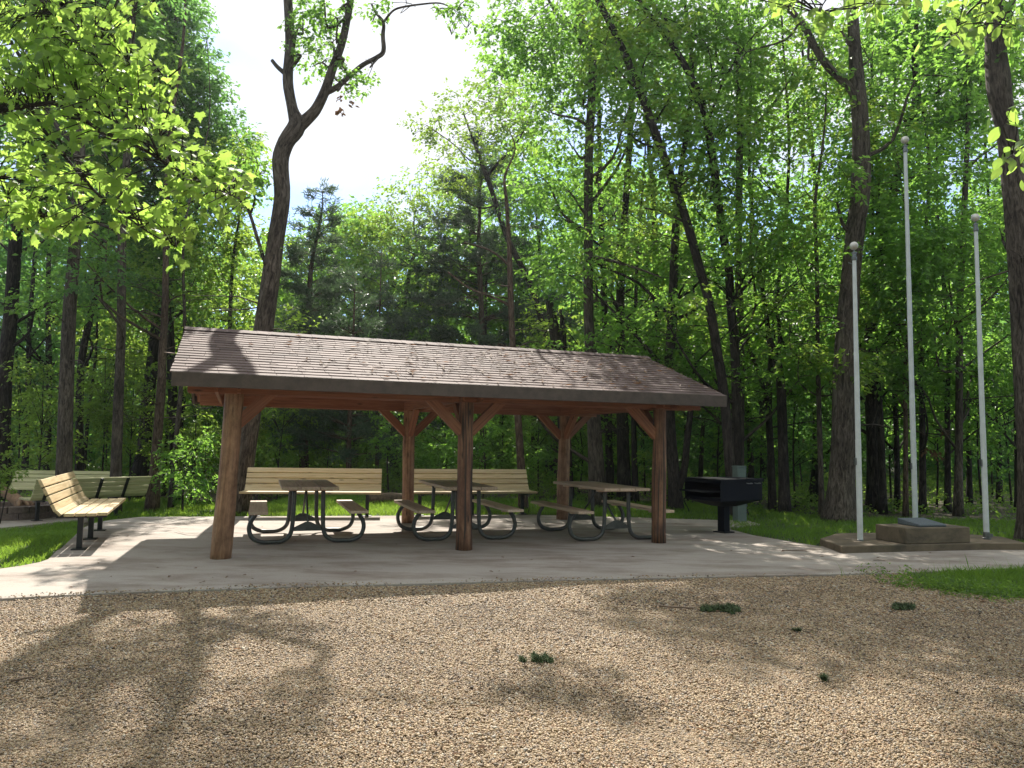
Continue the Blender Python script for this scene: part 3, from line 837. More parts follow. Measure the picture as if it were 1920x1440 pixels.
mb = MB(); mb.prism([(b0[0] + .06, .02), (b1[0] + .16, .03), (b1[0] + .18, .56), (b0[0] + .03, .56)], 0.0935, 0.31); mb.build('raised_block', M['plinth'], mon, bevel=.014)
mb = MB()
q0 = toL(G(1741, 991, 0.31)); q1 = toL(G(1785, 991, 0.31))
px0, px1 = q0[0] + .0, q1[0] + .10
mb.add([(px0, .09, .311), (px1, .09, .311), (px1, .50, .311), (px0, .50, .311), (px0, .09, .345), (px1, .09, .345), (px1, .50, .40), (px0, .50, .40)],
       [[3, 2, 1, 0], [4, 5, 6, 7], [0, 1, 5, 4], [1, 2, 6, 5], [2, 3, 7, 6], [3, 0, 4, 7]])
mb.build('plaque', M['granite'], mon, bevel=.012)

def flagpole(base, h, rad, label, clamp):
    f = empty('flagpole', base, label, 'flagpole', 'bare white flagpoles at the memorial')
    mb = MB(); mb.lathe([(rad * 1.05, 0), (rad * 1.05, h * .35), (rad * .98, h * .352), (rad * .92, h * .66), (rad * .86, h * .662), (rad * .72, h)], (0, 0, 0), 18); mb.build('shaft', M['pole'], f, smooth=False)
    for k in (.13, .35, .5, .66, .84):
        pass
    mb = MB(); mb.lathe([(rad * .9, h - .02), (rad * 1.0, h), (rad * 1.0, h + .03), (rad * .75, h + .035), (rad * .75, h + .075), (rad * .95, h + .08), (rad * .95, h + .10), (rad * .3, h + .11), (rad * .3, h + .14)], (0, 0, 0), 16)
    mb.tube([(-rad, 0, h - .07), (-rad - .05, 0, h - .05)], .008, 6); mb.build('truck', M['galv'], f)
    mb = MB(); R_ = rad * 1.62; mb.lathe([(max(.004, R_ * math.cos(a)), h + .14 + R_ * .93 + R_ * math.sin(a)) for a in [math.pi * (-.5 + i / 12) for i in range(13)]], (0, 0, 0), 20); mb.build('ball_finial', M['ball'], f, smooth=True)
    mb = MB()
    if clamp: mb.lathe([(rad * 1.5, 0), (rad * 1.5, .02), (rad * 1.2, .03), (rad * 1.2, .10), (rad * 1.05, .105)], (0, 0, 0), 14); mb.box((0, -rad * 1.4, .06), (rad * 3.2, .02, .05), cham=.004)
    else: mb.lathe([(rad * 1.25, 0), (rad * 1.25, .015), (rad * 1.07, .02)], (0, 0, 0), 14)
    mb.build('base_collar', M['galv'], f)
    mb = MB(); mb.box((-rad * 1.25, 0, 1.1), (.02, .05, .10), cham=.004); mb.build('cleat', M['galv'], f)
    return f
def pole_h(base, px, py):
    # height at which the vertical through base reaches image row py
    lo, hi = 0, 15
    for _ in range(50):
        m = (lo + hi) / 2
        if proj((base.x, base.y, base.z + m))[1] > py: lo = m
        else: hi = m
    return lo
for (px, py, ty, lb, cl, z) in ((1613, 1014, 486, 'shortest bare white flagpole, left of the three', False, .093), (1717, 978, 284, 'tallest bare white flagpole, behind the raised block', False, .093), (1850, 1011, 432, 'middle height bare white flagpole with clamped base, right of the three', True, .093)):
    b = G(px, py, z)
    if z > 0 and py < 990: b = G(1717, 1000, 0)
    h = pole_h(b, px, ty)
    flagpole(b, h, 0.0365 * (1.1 if py < 990 else 1), lb, cl)

# ------------------------------------------------------------------ fire ring with driftwood stump
frc = G(-25, 976, PZ); frc.z = PZ
ring = empty('fire_ring', (frc.x, frc.y + .80, PZ), 'round fire ring of brown stone blocks at the left edge', 'fire ring')
R0 = 0.84
nb = 14
for lvl in (0, 1):
    for k in range(nb):
        a0 = 2 * math.pi * (k + lvl * .5) / nb + .012; a1 = 2 * math.pi * (k + 1 + lvl * .5) / nb - .012
        pts = []
        m_ = 4
        out = [(R0 * math.cos(a0 + (a1 - a0) * i / m_), R0 * math.sin(a0 + (a1 - a0) * i / m_)) for i in range(m_ + 1)]
        inn = [(.66 * R0 / .84 * math.cos(a1 + (a0 - a1) * i / m_), .66 * R0 / .84 * math.sin(a1 + (a0 - a1) * i / m_)) for i in range(m_ + 1)]
        mb = MB(); mb.prism(out + inn, lvl * .132, lvl * .132 + .13)
        mb.build('block', M['ring_stone'], ring, bevel=.012)
st = MB()
sc_ = Vector((frc.x + .05, frc.y + .75, PZ))
top = A(-6, 905, sc_.y - .1)
st.tube(smooth_path([(sc_.x + .14, sc_.y - .1, PZ + .12), (sc_.x + .15, sc_.y - .1, PZ + .30), (top.x - .02, top.y, top.z - .05), (top.x - .05, top.y, top.z + .12)], 4), [.13 - .05 * i / 12 for i in range(13)], 12, wob=.12)
for a, l in ((-.3, .30), (.35, .30), (-1.1, .3), (2.2, .3)):
    d = Vector((math.cos(a), math.sin(a), 0))
    p = Vector((sc_.x + .16, sc_.y - .1, PZ + .36))
    st.tube(smooth_path([p, p + d * l * .5 + Vector((0, 0, -.03)), p + d * l * .8 + Vector((0, 0, -.12))], 4), [.075 - .05 * i / 8 for i in range(9)], 9, wob=.12)
tag(st.build('driftwood_stump', M['drift'], smooth=True), 'brown driftwood stump with roots lying in the fire ring', 'driftwood')

# ------------------------------------------------------------------ small things on the ground
def clod(px, py, r, lb, n=7):
    c = G(px, py); c.z = -.02
    mb = MB()
    for i in range(n):
        a = random.uniform(0, 6.28); d = r * random.uniform(.05, 1.25); s = r * random.uniform(.16, .30)
        p = c + Vector((math.cos(a) * d * 1.25, math.sin(a) * d * .8, s * .55))
        bm = bmesh.new(); bmesh.ops.create_icosphere(bm, subdivisions=2, radius=s)
        for v in bm.verts:
            v.co *= 1 + random.uniform(-.22, .22); v.co.z *= .8
        bm.verts.index_update(); mb.add([p + v.co for v in bm.verts], [[v.index for v in f.verts] for f in bm.faces]); bm.free()
        for k in range(44):
            a = random.uniform(0, 6.28); e = random.uniform(.1, 1.4)
            d_ = Vector((math.cos(a) * math.cos(e), math.sin(a) * math.cos(e), math.sin(e) * .8)); q = p + d_ * s * .9
            t = (d_ + Vector((random.uniform(-1, 1), random.uniform(-1, 1), random.uniform(-.2, .6)))).normalized() * .034
            w_ = t.cross(Vector((0, 0, 1))).normalized() * .003
            mb.add([q - w_, q + w_, q + t], [[0, 1, 2]])
    return tag(mb.build('grass_clod', M['clip']), lb, 'grass clod', 'dull green clods lying on the gravel')
clod(1006, 1234, .08, 'round dull green clod lying alone near the middle of the gravel', 12)
clod(1358, 1142, .115, 'widest dull green clod on the gravel, right of centre', 18)
clod(1685, 1137, .10, 'flat dull green clod near the corner of the front grass patch', 14)
clod(1545, 1268, .03, 'smallest dull green clod, lowest on the right side of the gravel', 4)
clod(1492, 1180, .03, 'small green clod between the wide clod and the right edge', 4)
def twig(px0, py0, px1, py1, lb, r=.006):
    p, q = G(px0, py0), G(px1, py1)
    p.z = q.z = r + .001 if py0 < 1060 else -.004
    mb = MB(); m_ = (p + q) / 2 + Vector((random.uniform(-.03, .03), random.uniform(-.03, .03), .004))
    mb.tube(smooth_path([p, m_, q], 3), [r, r, r * .95, r * .9, r * .8, r * .7, r * .6], 6)
    return tag(mb.build('fallen_twig', M['stick'], smooth=True), lb, 'twig', 'fallen twigs')
twig(1466, 1033, 1513, 1034, 'thin dark twig on the pavement left of the plinth')
twig(1236, 1135, 1300, 1139, 'brown twig on the gravel left of the widest green clod', .009)
twig(20, 1275, 62, 1268, 'dark twig at the left side of the gravel', .008)
twig(1638, 1051, 1660, 1052, 'short twig on the pavement in front of the plinth', .004)
mb = MB()
for i in range(420):
    p = pv(random.uniform(-1.5, 9), random.uniform(-2.3, 4)) if i < 90 else Vector((random.uniform(-4, 5), random.uniform(3, 7.6), 0))
    onslab = in_poly(p.x, p.y, slab_w)
    z = .004 if onslab else -.003
    a = random.uniform(0, 6.28); l = random.uniform(.008, .03); d = Vector((math.cos(a), math.sin(a), 0)); w_ = Vector((-d.y, d.x, 0)) * l * .45
    p.z = z
    mb.add([p - d * l, p + w_ + Vector((0, 0, l * .4)), p + d * l + Vector((0, 0, l * .2)), p - w_ + Vector((0, 0, l * .3))], [[0, 1, 2], [0, 2, 3]])
tag(mb.build('fallen_leaf_litter', M['dead_leaf']), kind='stuff')
# fallen log behind the benches
lg = MB(); p0, p1 = A(690, 944, 16.6), A(772, 940, 16.9)
p0.z = p1.z = .10
lg.tube(smooth_path([p0, (p0 + p1) / 2 + Vector((0, 0, .02)), p1], 5), [.11, .115, .12, .118, .11, .112, .108, .10, .10, .09, .08], 12, wob=.1)
tag(lg.build('fallen_log', M['rot_log'], smooth=True), 'dark rotting log lying in the grass between the two yellow benches', 'log')

mb = MB()
for i in range(330):
    p = Vector((random.uniform(-4.5, 5.5), random.uniform(2.8, 8.2), 0))
    if in_poly(p.x, p.y, slab_w) or not in_poly(p.x, p.y, gravel_w): continue
    a = random.uniform(0, 6.28); l = random.uniform(.02, .12); d = Vector((math.cos(a), math.sin(a), 0)) * l
    p.z = -.008
    mb.tube([p, p + d * .5 + Vector((random.uniform(-.01, .01), random.uniform(-.01, .01), .006)), p + d], [.0028, .0024, .0014], 4)
tag(mb.build('gravel_twig_litter', M['stick']), kind='stuff')
# ------------------------------------------------------------------ foliage
def leaf_kites(C, T, Nn, Lg, Wd, fold=0.18, droop=0.12):
    """two-triangle leaves folded on the midrib"""
    B = unit(np.cross(Nn, T)); Nn = unit(np.cross(T, B))
    l = Lg[:, None]; w = Wd[:, None]
    tip = C + T * l - Nn * l * droop
    m = C + T * l * 0.45
    V = np.stack([C, m + B * w * .5 + Nn * w * fold, tip, m - B * w * .5 + Nn * w * fold], 1).reshape(-1, 3)
    n = len(C)
    Fa = (np.arange(n)[:, None] * 4 + np.array([0, 1, 2, 0, 2, 3])).ravel()
    return V, Fa, np.full(2 * n, 3)
def spray_leaves(clumps, size, dens, flat=0.55, ratio=0.62):
    """clumps: (centre, radius); leaves set along small drooping twigs inside each"""
    Cs, Ts, Ns, Ls, Rs = [], [], [], [], []
    for c, r in clumps:
        n = int(dens * r * r)
        if n < 8: n = 8
        per = 9
        k = max(2, n // per)
        d = unit(rng.normal(size=(k, 3)))
        q = rng.uniform(0, 1, k) ** 0.45
        sc = np.array(c) + d * q[:, None] * np.array([r, r, r * .72])
        hd = d.copy(); hd[:, 2] = hd[:, 2] * .35 - .15; hd = unit(hd + rng.normal(0, .45, (k, 3)))
        ln = rng.uniform(.25, .6, k) * min(1, r)
        t = np.tile(np.linspace(0, 1, per), (k, 1)) + rng.uniform(-.06, .06, (k, per))
        pos = sc[:, None, :] + hd[:, None, :] * (t * ln[:, None])[:, :, None]
        pos[:, :, 2] -= .18 * (t ** 2) * ln[:, None]
        pos += rng.normal(0, .035, pos.shape)
        up = np.array([0, 0, 1.0])
        nn = up + rng.normal(0, flat, (k, per, 3))
        side = np.cross(hd, up); side = unit(side)
        sgn = np.where(np.arange(per) % 2 == 0, 1, -1)[None, :, None]
        tt = hd[:, None, :] * .7 + side[:, None, :] * sgn * rng.uniform(.5, 1.2, (k, per, 1)) + rng.normal(0, .3, (k, per, 3)) - up * .25
        m = k * per
        Cs.append(pos.reshape(m, 3)); Ts.append(unit(tt.reshape(m, 3))); Ns.append(unit(nn.reshape(m, 3)))
        Ls.append(size * rng.uniform(.6, 1.3, m))
        base = rng.uniform(.15, .75)
        Rs.append(np.clip(base + rng.normal(0, .2, m), 0, 1))
    C = np.concatenate(Cs); T = np.concatenate(Ts); Nn = np.concatenate(Ns); Lg = np.concatenate(Ls); R_ = np.concatenate(Rs)
    V, Fa, ct = leaf_kites(C, T, Nn, Lg, Lg * ratio)
    return V, Fa, ct, np.repeat(R_, 4)
def foliage(name, clumps, size, dens, m, parent=None, **k):
    if not clumps: return None
    V, Fa, ct, r = spray_leaves(clumps, size, dens, **k)
    return np_mesh(name, V, Fa, ct, m, parent, {'rnd': r})
def needles(name, sprays, m, parent):
    """sprays: (p, q) twig segments carrying fine upswept scale foliage"""
    P = np.array([s[0] for s in sprays]); Q = np.array([s[1] for s in sprays])
    per = 26
    k = len(P)
    t = rng.uniform(0, 1, (k, per, 1))
    ax = unit(Q - P)[:, None, :]
    C = P[:, None, :] + (Q - P)[:, None, :] * t + rng.normal(0, .035, (k, per, 3))
    T = unit((ax * .8 + rng.normal(0, .6, (k, per, 3)) + np.array([0, 0, .15])).reshape(-1, 3))
    Nn = unit(rng.normal(size=(k * per, 3)))
    Lg = rng.uniform(.09, .20, k * per)
    V, Fa, ct = leaf_kites(C.reshape(-1, 3), T, Nn, Lg, Lg * .16, .1, 0)
    return np_mesh(name, V, Fa, ct, m, parent, {'rnd': np.repeat(rng.random(k * per), 4)})

# the clearing between the two stands of trees: crowns keep out of this opening (left edge, bottom, right edge)
OPEN = [(395, -900), (395, 0), (445, 90), (475, 175), (500, 265), (535, 330), (575, 400), (650, 392), (705, 340), (765, 300), (735, 240), (800, 170), (880, 130), (905, 70), (930, 0), (930, -900)]
def in_open(c, r):
    x, y = proj(c)
    d = (Vector(c) - Vector((0, 0, CAM_H))).dot(CF)
    if d < 1: return False
    k = r / d * F_PX * .75
    return any(in_poly(x + a * k, y + b * k, OPEN) for a, b in ((0, 0), (1, 0), (-1, 0), (0, -1), (0, 1)))
def wav(x, y):
    return .5 + .25 * (math.sin(x * 2.1 + 1.7 * math.sin(y * .9 + .4)) + math.sin(y * 2.5 + 1.4 * math.sin(x * 1.3 + 2.0) + .8))
def light_keep(c, r=1.0):
    """how densely the canopy stands where its shade falls: open over the roof and the clearing, closed over the woods"""
    gx = c[0] - SUN.x / SUN.z * c[2]; gy = c[1] - SUN.y / SUN.z * c[2]
    d = Vector((gx, gy, 0)) - PO
    e, n = d.dot(PE), d.dot(PN)
    w = wav(gx, gy)
    if gy > 18: return .85 if w < .55 else .25
    if n > 4.2:
        if e < 2.5 and gx > -9: return .15 if w > .6 else 0
        return .6 if w < .46 else .06
    if -2.7 < n <= 4.2:
        if e < -0.7: return 0 if gx > -8 else .5
        if e < 5.6: return .55 if (w > .7 and e > 3.4) or (w > .74 and e < 1.8) else 0
        return .5 if (w > .62 and n > -.4) else .03
    if gy < -3: return .35
    if gx < -1.6 and gy < 3.0: return 0
    t = .50
    if gx < -1.0 and gy < 4.6: t = .26
    if gx > 2.6: t = .46
    return .6 if w > t else 0
NTREE = [0]
CLUMPS = [0]
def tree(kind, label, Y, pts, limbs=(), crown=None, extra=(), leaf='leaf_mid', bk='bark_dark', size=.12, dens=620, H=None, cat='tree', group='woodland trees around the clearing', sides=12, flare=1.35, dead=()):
    """pts / limbs: (x, y, width) read off the photograph, set at the distance Y; crown: (n, z0, z1, R)"""
    wp = []
    for p in pts:
        q = A(p[0], p[1], Y); wp.append((q.x, q.y, q.z, p[2] / 2 * Y / F_PX))
    if wp[0][2] > .05:
        s = (wp[1][0] - wp[0][0]) / max(.1, wp[1][2] - wp[0][2])
        s = max(-.15, min(.15, s))
        wp.insert(0, (wp[0][0] - s * wp[0][2], Y, -.06, wp[0][3] * 1.06))
    wp[0] = (wp[0][0], Y, -.06 + float(gz(wp[0][0], Y)), wp[0][3])
    base = Vector((wp[0][0], Y, 0))
    z_low = wp[0][2]
    last = wp[-1]; pre = wp[-2]
    H = H or random.uniform(17, 21)
    if last[2] < H:
        dx = (last[0] - pre[0]) / max(.1, last[2] - pre[2]) * .5
        for t in (.35, .7, 1):
            wp.append((last[0] + dx * (H - last[2]) * t + random.uniform(-.25, .25), Y + random.uniform(-.4, .4) * t, last[2] + (H - last[2]) * t, last[3] * (1 - .85 * t)))
    sp = smooth_path(wp, 4)
    # root flare
    out = []
    for q in sp:
        f = 1 + (flare - 1) * math.exp(-max(0, q[2] + .05) / .35)
        out.append((q[0], q[1], q[2], q[3] * f))
    root = empty('tree' if kind == 'broad' else 'cedar_tree', base, label, cat, group)
    mb = MB()
    loc = lambda q: (q[0] - base.x, q[1] - base.y, q[2])
    mb.tube([loc(q) for q in out], [q[3] for q in out], sides, wob=.045)
    limb_pts = []
    for lb in limbs:
        lw = [(*A(p[0], p[1], Y + (p[3] if len(p) > 3 else 0)), p[2] / 2 * Y / F_PX) for p in lb]
        ls = smooth_path(lw, 4)
        mb.tube([loc(q) for q in ls], [q[3] for q in ls], 9, wob=.04)
        limb_pts += ls[len(ls) // 2:]
    cl = []
    axis = np.array([q[:4] for q in out])
    def axis_at(z):
        i = min(range(len(axis)), key=lambda j: abs(axis[j][2] - z))
        return axis[i]
    if crown:
        n, z0, z1, R = crown
        if pts[0][0] > 900:
            z1n = min(z1, 1.36 + Y * .64); n = int(n * (z1n - z0) / (z1 - z0) * 1.1); z1 = z1n
        n = int(n * (1.35 if pts[0][0] < 1300 else 1.0))
        tries = 0
        while len(cl) < n and tries < n * 2:
            tries += 1
            t = random.random() ** .85
            z = z0 + (z1 - z0) * t
            a = axis_at(z)
            rr = R * (1 - .45 * t) * math.sqrt(random.random())
            an = random.uniform(0, 6.283)
            r = random.uniform(.75, 1.25)
            c = (a[0] + rr * math.cos(an), a[1] + rr * math.sin(an), z)
            if c[1] < 13.6 and z < 4.6: continue
            if in_open(c, r): continue
            if c[1] < 13.6 and z < 10.5 and 1480 < proj(c)[0] < 1900: continue
            if abs(c[0] - a[0]) < r * .8 and c[1] < Y and z < 11 and (z > 6.5 or random.random() < .6): continue
            if pts[0][0] > 1280 and z > 7.5 and random.random() < .22: continue
            if random.random() > light_keep(c, r): continue
            if z > 11 and random.random() < .35: continue
            cl.append((c, r))
    if crown and pts[0][0] > 1000 and Y > 14.8:      # low layered boughs over the trunks
        for _ in range(7):
            z = random.uniform(2.6, 6.2); a = axis_at(z); an = random.uniform(0, 6.283); rr = random.uniform(.5, 2.3)
            c = (a[0] + rr * math.cos(an), max(a[1] + rr * math.sin(an), 14.6), z)
            cl.append((c, random.uniform(.55, .95)))
    ex = [(tuple(A(p[0], p[1], Y + (p[3] if len(p) > 3 else 0))), p[2]) for p in extra]
    cl += ex
    for c, r in cl:                       # a limb to every clump
        hz = max(.5, c[2] - .75 * math.hypot(c[0] - axis_at(c[2])[0], c[1] - axis_at(c[2])[1]) - .2)
        a = axis_at(min(hz, out[-1][2]))
        src = (a[0], a[1], a[2]); r0 = min(a[3] * .45, .05)
        if limb_pts:
            q = min(limb_pts, key=lambda q: (q[0] - c[0]) ** 2 + (q[1] - c[1]) ** 2 + (q[2] - c[2]) ** 2)
            if (q[0] - c[0]) ** 2 + (q[2] - c[2]) ** 2 < (a[0] - c[0]) ** 2 + (a[2] - c[2]) ** 2: src = tuple(q[:3]); r0 = min(q[3] * .5, .05)
        s_, e_ = np.array(src), np.array(c)
        m1 = s_ * .6 + e_ * .4 + np.array([0, 0, -.12]) + rng.normal(0, .12, 3); m2 = s_ * .25 + e_ * .75 + rng.normal(0, .14, 3)
        P = smooth_path([s_, m1, m2, e_], 3)
        mb.tube([loc(q) for q in P], [max(.006, r0 * (1 - .85 * i / 9)) for i in range(10)], 5, cap=False)
        for _ in range(2):
            d = rng.normal(size=3); d[2] = abs(d[2]) * .4; d /= np.linalg.norm(d)
            mb.tube([loc(m2), loc(m2 + d * r * .4 + np.array([0, 0, .03])), loc(m2 + d * r * .9)], [.010, .007, .004], 4, cap=False)
    for _ in range(6):                    # dead lower branches
        z = random.uniform(1.6, 5.5); a = axis_at(z); an = random.uniform(0, 6.283); l = random.uniform(.5, 1.7)
        d = np.array([math.cos(an), math.sin(an), random.uniform(-.25, .3)]); s_ = np.array(a[:3])
        m1 = s_ + d * l * .5 + rng.normal(0, .06, 3); e_ = s_ + d * l + np.array([0, 0, -.12 * l]) + rng.normal(0, .1, 3)
        r0 = min(.018, a[3] * .3)
        mb.tube([loc(s_), loc(m1), loc(e_)], [r0, r0 * .65, .003], 5, cap=False)
        for k in range(3):
            d2 = d + rng.normal(0, .6, 3); b_ = s_ + (e_ - s_) * random.uniform(.35, .9)
            mb.tube([loc(b_), loc(b_ + d2 * l * .16), loc(b_ + d2 * l * .32 + np.array([0, 0, -.03]))], [.006, .0045, .002], 4, cap=False)
    mb.build('trunk', M[bk], root, smooth=True)
    if kind == 'broad' and cl:
        o = foliage('crown', [((c[0] - base.x, c[1] - base.y, c[2]), r) for c, r in cl], size, dens, M[leaf], root)
    if dead:
        foliage('dead_leaves', [(loc(A(p[0], p[1], Y - .2)), p[2]) for p in dead], .10, 200, M['dead_leaf'], root)['label'] = 'cluster of dead rust brown leaves'
    NTREE[0] += 1; CLUMPS[0] += len(cl)
    return root
def cedar(label, Y, pts, H, z0, R, dark=True, dens=1.0, lean=0):
    base = A(pts[0][0], pts[0][1], Y); base.z = 0
    root = empty('cedar_tree', base, label, 'tree', 'cedars behind the pavilion')
    mb = MB()
    wp = [(0, 0, -.05, pts[0][2] / 2 * Y / F_PX * 1.2)]
    for p in pts:
        q = A(p[0], p[1], Y)
        if q.z > .1: wp.append((q.x - base.x, 0, q.z, p[2] / 2 * Y / F_PX))
    la = wp[-1]
    if la[2] < H: wp.append((la[0] + lean, 0, H, .012))
    sp = smooth_path(wp, 5)
    mb.tube([q[:3] for q in sp], [max(.01, q[3]) for q in sp], 9, wob=.06)
    ax = np.array([q[:3] for q in sp])
    sprays = []
    nb = int(62 * dens * (H - z0) / 8)
    for i in range(nb):
        t = random.random() ** 1.1
        z = z0 + (H - z0) * t
        k = int(np.argmin(np.abs(ax[:, 2] - z))); o = ax[k]
        l = R * (1 - t) ** .75 * random.uniform(.55, 1.1) + .18
        a = random.uniform(0, 6.283)
        d = np.array([math.cos(a), math.sin(a), random.uniform(-.12, .28) + .25 * t]); 
        e = o + d * l + np.array([0, 0, -.05 * l])
        mid = o + d * l * .5 + np.array([0, 0, .06 * l])
        mb.tube([tuple(o), tuple(mid), tuple(e)], [.016 * (1 - t) + .007, .010, .004], 5, cap=False)
        ns = max(3, int(l * 10))
        for s in range(ns):
            f = random.uniform(.30, 1.0)
            p = o + (e - o) * f + np.array([0, 0, .06 * l * (1 - abs(2 * f - 1))])
            dd = d * random.uniform(.3, 1) + rng.normal(0, .6, 3); dd[2] = dd[2] * .5 + .05; dd /= np.linalg.norm(dd)
            sprays.append((p, p + dd * random.uniform(.18, .42)))
    mb.build('trunk', M['bark_red'], root, smooth=True)
    needles('crown', sprays, M['needle'], root)
    return root

#TREES
# ------------------------------------------------------------------ the forked tree in the opening behind the roof
tree('broad', 'tall forked tree with a bare kinked trunk rising behind the left end of the roof', 13.9,
     [(447, 958, 40), (455, 880, 38), (470, 780, 36), (482, 690, 36), (493, 622, 36), (507, 525, 34), (518, 444, 31), (529, 369, 30), (526, 303, 31), (537, 267, 31), (557, 236, 34), (549, 205, 21), (540, 150, 20), (544, 80, 18), (540, 0, 17), (536, -90, 15), (543, -160, 12)],
     limbs=[[(557, 240, 27), (575, 224, 24), (592, 206, 21), (609, 172, 19), (622, 133, 17), (640, 84, 15), (650, 40, 14), (657, 0, 13), (668, -90, 12), (664, -150, 8)],
            [(609, 174, 13), (631, 164, 11), (655, 143, 10), (680, 122, 9), (706, 108, 9), (719, 96, 9), (718, 66, 8), (719, 42, 6), (705, 24, 5), (697, 8, 4)],
            [(719, 42, 5), (735, 22, 4), (752, 14, 4), (790, 8, 3.5), (825, 6, 3), (850, 16, 2.5)],
            [(541, 141, 11), (530, 134, 9), (519, 124, 8), (510, 113, 7)],
            [(512, 508, 9), (497, 490, 8), (485, 455, 7), (468, 400, 6), (450, 370, 4), (420, 378, 3)],
            [(470, 400, 5), (478, 372, 4), (470, 352, 3), (480, 330, 3)]],
     extra=[(600, 25, .42), (575, 60, .40), (560, 95, .30), (605, 85, .40), (590, -10, .4), (618, 45, .3), (585, 125, .27), (568, 20, .3), (640, 10, .3), (655, 140, .28), (672, 160, .26), (690, 145, .2), (640, 165, .2), (700, 25, .25), (735, 5, .25), (855, 30, .26), (870, 50, .2), (840, 15, .22), (885, 15, .25),
            (620, -60, .5), (670, -120, .6), (700, -60, .4), (540, -60, .35), (470, 345, .35), (480, 320, .3), (455, 365, .35), (440, 330, .35), (495, 350, .25), (500, 460, .2), (470, 300, .3)],
     leaf='leaf_mid', bk='bark_grey', size=.09, dens=1500, H=11.2, sides=18, dead=[(652, 190, .14), (640, 205, .1)])

GL = 'woodland trees around the clearing'
# ---- left stand
tree('broad', 'big grey trunk with a limb forking up left, behind the long greenish bench', 16.0,
     [(120, 890, 27), (125, 712, 25), (131, 575, 23), (144, 405, 20), (149, 290, 20), (147, 215, 17), (135, 130, 16), (129, 40, 16), (131, -40, 15)],
     limbs=[[(149, 275, 15), (134, 262, 12), (103, 232, 11), (84, 187, 10), (68, 152, 9), (40, 110, 7), (8, 60, 5)], [(130, 30, 9), (150, 0, 7), (170, -60, 5)]],
     crown=(30, 5.5, 17, 3.2), bk='bark_grey', leaf='leaf_dark', sides=16)
tree('broad', 'straight grey brown trunk right of the big grey one, over the turned away bench', 17.0,
     [(217, 900, 19), (222, 758, 18), (227, 621, 16), (229, 437, 15), (236, 346, 14), (240, 230, 13)], crown=(30, 4.5, 18, 3.0), bk='bark_grey', leaf='leaf_dark', sides=14)
tree('broad', 'dark leaning trunk at the far left edge beyond the fire ring', 19.0,
     [(0, 930, 32), (7, 712, 28), (18, 612, 24), (30, 437, 22), (44, 337, 20), (60, 250, 16)], crown=(28, 4, 17, 3.2), leaf='leaf_mid')
tree('broad', 'thin dark trunk above the left end of the long greenish bench', 24, [(46, 905, 11), (53, 735, 10), (56, 600, 8)], crown=(20, 5, 16, 2.8), H=16)
tree('broad', 'thin dark trunk just left of the big grey trunk', 24.5, [(87, 905, 12), (92, 735, 11), (90, 560, 9)], crown=(20, 4, 17, 2.8), H=17, leaf='leaf_dark')
tree('broad', 'slim dark trunk between the big grey trunk and the straight grey brown one', 20, [(149, 905, 15), (151, 700, 13), (168, 600, 12), (184, 520, 10), (192, 420, 8)], crown=(24, 4.5, 16, 2.6), H=16)
tree('broad', 'spindly curved sapling trunk left of the straight grey brown tree', 22, [(157, 905, 6), (163, 804, 6), (176, 699, 5), (182, 620, 4)], crown=(9, 3.5, 9, 1.6), H=9.5, leaf='leaf_light')
tree('broad', 'thick dark trunk with flared foot leaning right behind the turned away bench', 22, [(256, 915, 32), (270, 840, 24), (276, 758, 22), (290, 640, 20), (300, 500, 16)], crown=(30, 4.5, 18, 3.3), leaf='leaf_dark', flare=1.7)
tree('broad', 'reddish brown trunk at the lawn edge left of the pavilion', 17.6, [(286, 928, 20), (293, 850, 17), (302, 735, 16), (305, 657, 14), (310, 560, 12)], crown=(26, 3.6, 15, 2.8), bk='bark_red', leaf='leaf_mid', H=15)
tree('broad', 'slender pale trunk close left of the pavilion roof corner', 18, [(321, 928, 9), (330, 827, 8.5), (338, 740, 8), (346, 620, 6)], crown=(16, 3.4, 11, 2.2), bk='bark_grey', leaf='leaf_light', H=11.5)
tree('broad', 'thin black trunk behind the slender pale one, seen under the roof corner', 22.5, [(330, 908, 12), (338, 800, 11), (344, 735, 10), (350, 600, 8)], crown=(22, 3.8, 14, 2.8), H=15)
tree('broad', 'short thin black trunk between the reddish trunk and the slender pale one', 23, [(308, 912, 7), (314, 800, 6), (318, 730, 5)], crown=(12, 3.5, 9, 2.0), H=9.5, leaf='leaf_light')
tree('broad', 'bright leaved maple crown just left of the forked trunk', 18.8, [(420, 925, 10), (424, 800, 9), (430, 640, 8), (436, 500, 6)], crown=(10, 3.0, 7.5, 1.8), extra=[(430, 300, .7), (470, 280, .5), (400, 330, .8), (450, 350, .7), (420, 420, .8), (465, 440, .7), (390, 470, .8), (440, 520, .8), (460, 590, .6), (400, 560, .8)], leaf='leaf_light', H=9.6, dens=950)
